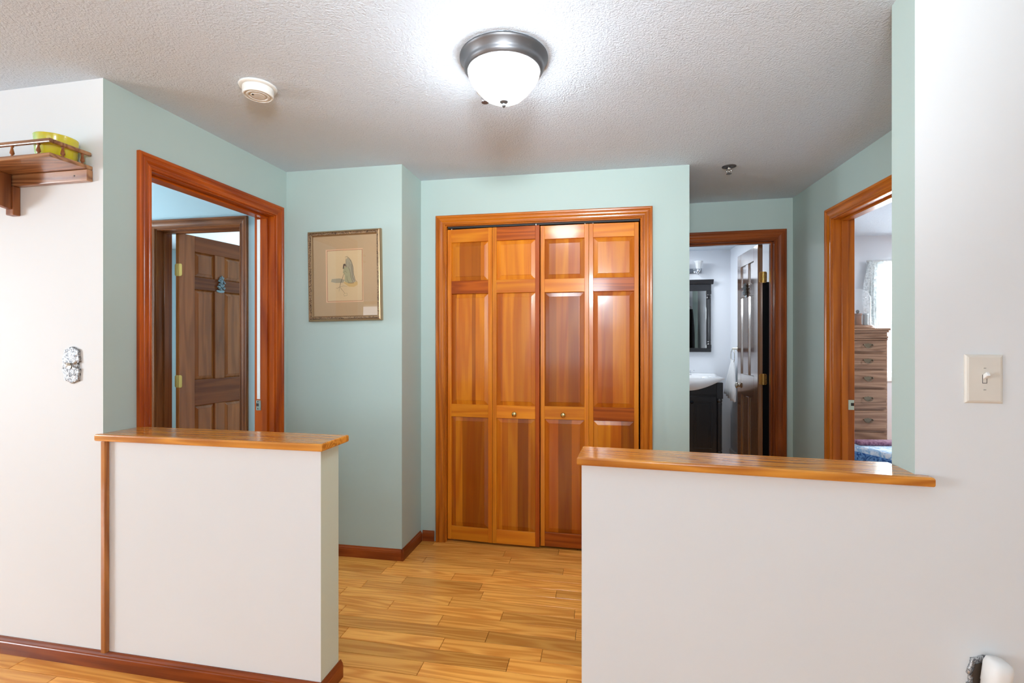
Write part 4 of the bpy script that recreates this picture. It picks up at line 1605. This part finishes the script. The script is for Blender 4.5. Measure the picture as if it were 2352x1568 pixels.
# bed
FB2 = Frame((2.60, 3.80), -77)     # u runs toward the camera along the bed side
bd = empty('bed', FB2, 0, 0, 0)
tag(bd, 'bed under a blue and white patterned quilt in the bedroom', 'bed')
BL = 1.75
bm = bmesh.new()
box(bm, 0.02, BL - 0.02, 0.05, 1.40, 0.10, 0.40, 0.03, 2)
link('box_spring', bm, M['plum'], bd)
bm = bmesh.new()
box(bm, 0.0, BL, 0.0, 1.45, 0.395, 0.495, 0.035, 4)
link('quilt_field', bm, M['quilt_pale'], bd, smooth=True)
bm = bmesh.new()
box(bm, 0.0, BL, -0.012, 0.05, 0.375, 0.455, 0.02, 3)
link('quilt_border', bm, M['quilt_blue'], bd, smooth=True)
bm = bmesh.new()
n_ = 60
for i in range(n_):
    pass
gr = []
for j in range(7):
    t = j / 6
    gr.append([bm.verts.new((i / n_ * BL, -0.012 - 0.02 * t - 0.010 * math.sin(i * 0.9) * t, 0.39 - 0.33 * t)) for i in range(n_ + 1)])
for j in range(6):
    for i in range(n_):
        bm.faces.new((gr[j][i], gr[j][i + 1], gr[j + 1][i + 1], gr[j + 1][i]))
dq = link('quilt_side', bm, M['quilt_mid'], bd, smooth=True)
md = dq.modifiers.new('thick', 'SOLIDIFY')
md.thickness = 0.008
bm = bmesh.new()
box(bm, -0.02, 0.10, 0.06, 0.9, 0.496, 0.524, 0.012, 3)
bk_ = link('folded_blanket', bm, M['plum'], None, (FB2.o[0], FB2.o[1], 0), (0, 0, FB2.a), smooth=True)
bk_.rotation_euler = (0, 0, FB2.a + R_(-16))
tag(bk_, 'plum folded blanket across the far end of the bed', 'blanket')

# bedroom window and lace curtain
wn = empty('window_1', FK, 0.575, 0, 0.95)
wn['kind'] = 'structure'
bm = bmesh.new()
for a in ((-0.585, -0.525, -0.05, 1.13), (0.525, 0.585, -0.05, 1.13), (-0.525, 0.525, 1.08, 1.13), (-0.56, 0.56, -0.05, 0.0)):
    box(bm, a[0], a[1], -0.02, 0.0, a[2], a[3], 0.003)
link('window_frame', bm, M['plastic'], wn)
bm = bmesh.new()
for a in ((-0.525, -0.485, 0, 1.08), (0.485, 0.525, 0, 1.08), (-0.485, 0.485, 0.52, 0.56), (-0.485, 0.485, 0, 0.04), (-0.485, 0.485, 1.04, 1.08)):
    box(bm, a[0], a[1], 0.03, 0.07, a[2], a[3], 0.003)
link('sash', bm, M['plastic'], wn)
link('pane', B(-0.485, 0.485, 0.048, 0.052, 0.04, 1.04), M['winpane'], wn)

cu = empty('lace_curtain', FK, 0.0, 0, 0)
tag(cu, 'sheer white lace swag curtain at the bedroom window', 'curtain')
bm = bmesh.new()
gr = []
NJ, NI = 26, 60
for j in range(NJ + 1):
    t = j / NJ
    row_ = []
    for i in range(NI + 1):
        s = i / NI
        # valance swag: deep at the left edge, shallow in the middle
        drop = 0.52 * (1 - s) ** 2.2 + 0.17 + 0.04 * math.sin(s * 9)
        zz = 2.075 - drop * t + 0.006 * math.sin(i * 2.3 + j)
        uu = -0.035 + 1.2 * s - 0.06 * math.sin(t * 3.1) * (1 - s) ** 3
        yy = -0.055 - 0.02 * math.sin(i * 1.25) * (0.4 + t) - 0.008 * math.sin(i * 2.9 + 4 * t)
        row_.append(bm.verts.new((uu, yy, zz)))
    gr.append(row_)
for j in range(NJ):
    for i in range(NI):
        bm.faces.new((gr[j][i], gr[j][i + 1], gr[j + 1][i + 1], gr[j + 1][i]))
link('valance', bm, M['lace'], cu, smooth=True)
bm = bmesh.new()
gr = []
for j in range(31):
    t = j / 30
    row_ = []
    for i in range(25):
        s = i / 24
        w_ = 0.17 * (1 - 0.25 * math.sin(t * math.pi))
        uu = -0.055 + w_ * s + 0.03 * t
        yy = -0.04 - 0.014 * math.sin(i * 1.5)
        row_.append(bm.verts.new((uu, yy, 2.06 - 1.15 * t)))
    gr.append(row_)
for j in range(30):
    for i in range(24):
        bm.faces.new((gr[j][i], gr[j][i + 1], gr[j + 1][i + 1], gr[j + 1][i]))
link('side_panel', bm, M['lace'], cu, smooth=True)
bm = bmesh.new()
tube(bm, [(-0.05, -0.05, 2.075), (1.20, -0.05, 2.075)], 0.008, 10)
link('rod', bm, M['plastic'], cu, smooth=True)


# living-room windows behind the camera
def plain_window(n, fr, u0, u1, z0, z1):
    r = empty('window_%d' % n, fr, 0, 0, 0)
    r['kind'] = 'structure'
    bm = bmesh.new()
    w = 0.07
    for a in ((u0 - w, u0, z0 - w, z1 + w), (u1, u1 + w, z0 - w, z1 + w), (u0, u1, z1, z1 + w), (u0, u1, z0 - w, z0)):
        box(bm, a[0], a[1], -0.02, 0.0, a[2], a[3], 0.003)
    link('window_frame', bm, M['cas_v'], r)
    bm = bmesh.new()
    zm = (z0 + z1) / 2
    for a in ((u0, u0 + .04, z0, z1), (u1 - .04, u1, z0, z1), (u0 + .04, u1 - .04, zm - .02, zm + .02), (u0 + .04, u1 - .04, z0, z0 + .04), (u0 + .04, u1 - .04, z1 - .04, z1)):
        box(bm, a[0], a[1], 0.05, 0.09, a[2], a[3], 0.003)
    link('sash', bm, M['plastic'], r)
    link('pane', B(u0 + .04, u1 - .04, 0.068, 0.072, z0 + .04, z1 - .04), M['winpane'], r)


plain_window(2, Frame((-6.40, -3.60), 90), 2.70, 4.30, 0.60, 2.02)
plain_window(3, Frame((3.52, -3.60), 180), 0.85, 2.2, 0.75, 2.15)  # unseen window added to admit the right rear fill
plain_window(4, Frame((3.52, -3.60), 180), 3.3, 6.1, 0.75, 2.15)  # wide unseen window added for the frontal fill
plain_window(5, Frame((3.52, -3.60), 180), 8.72, 9.62, 0.6, 2.1)
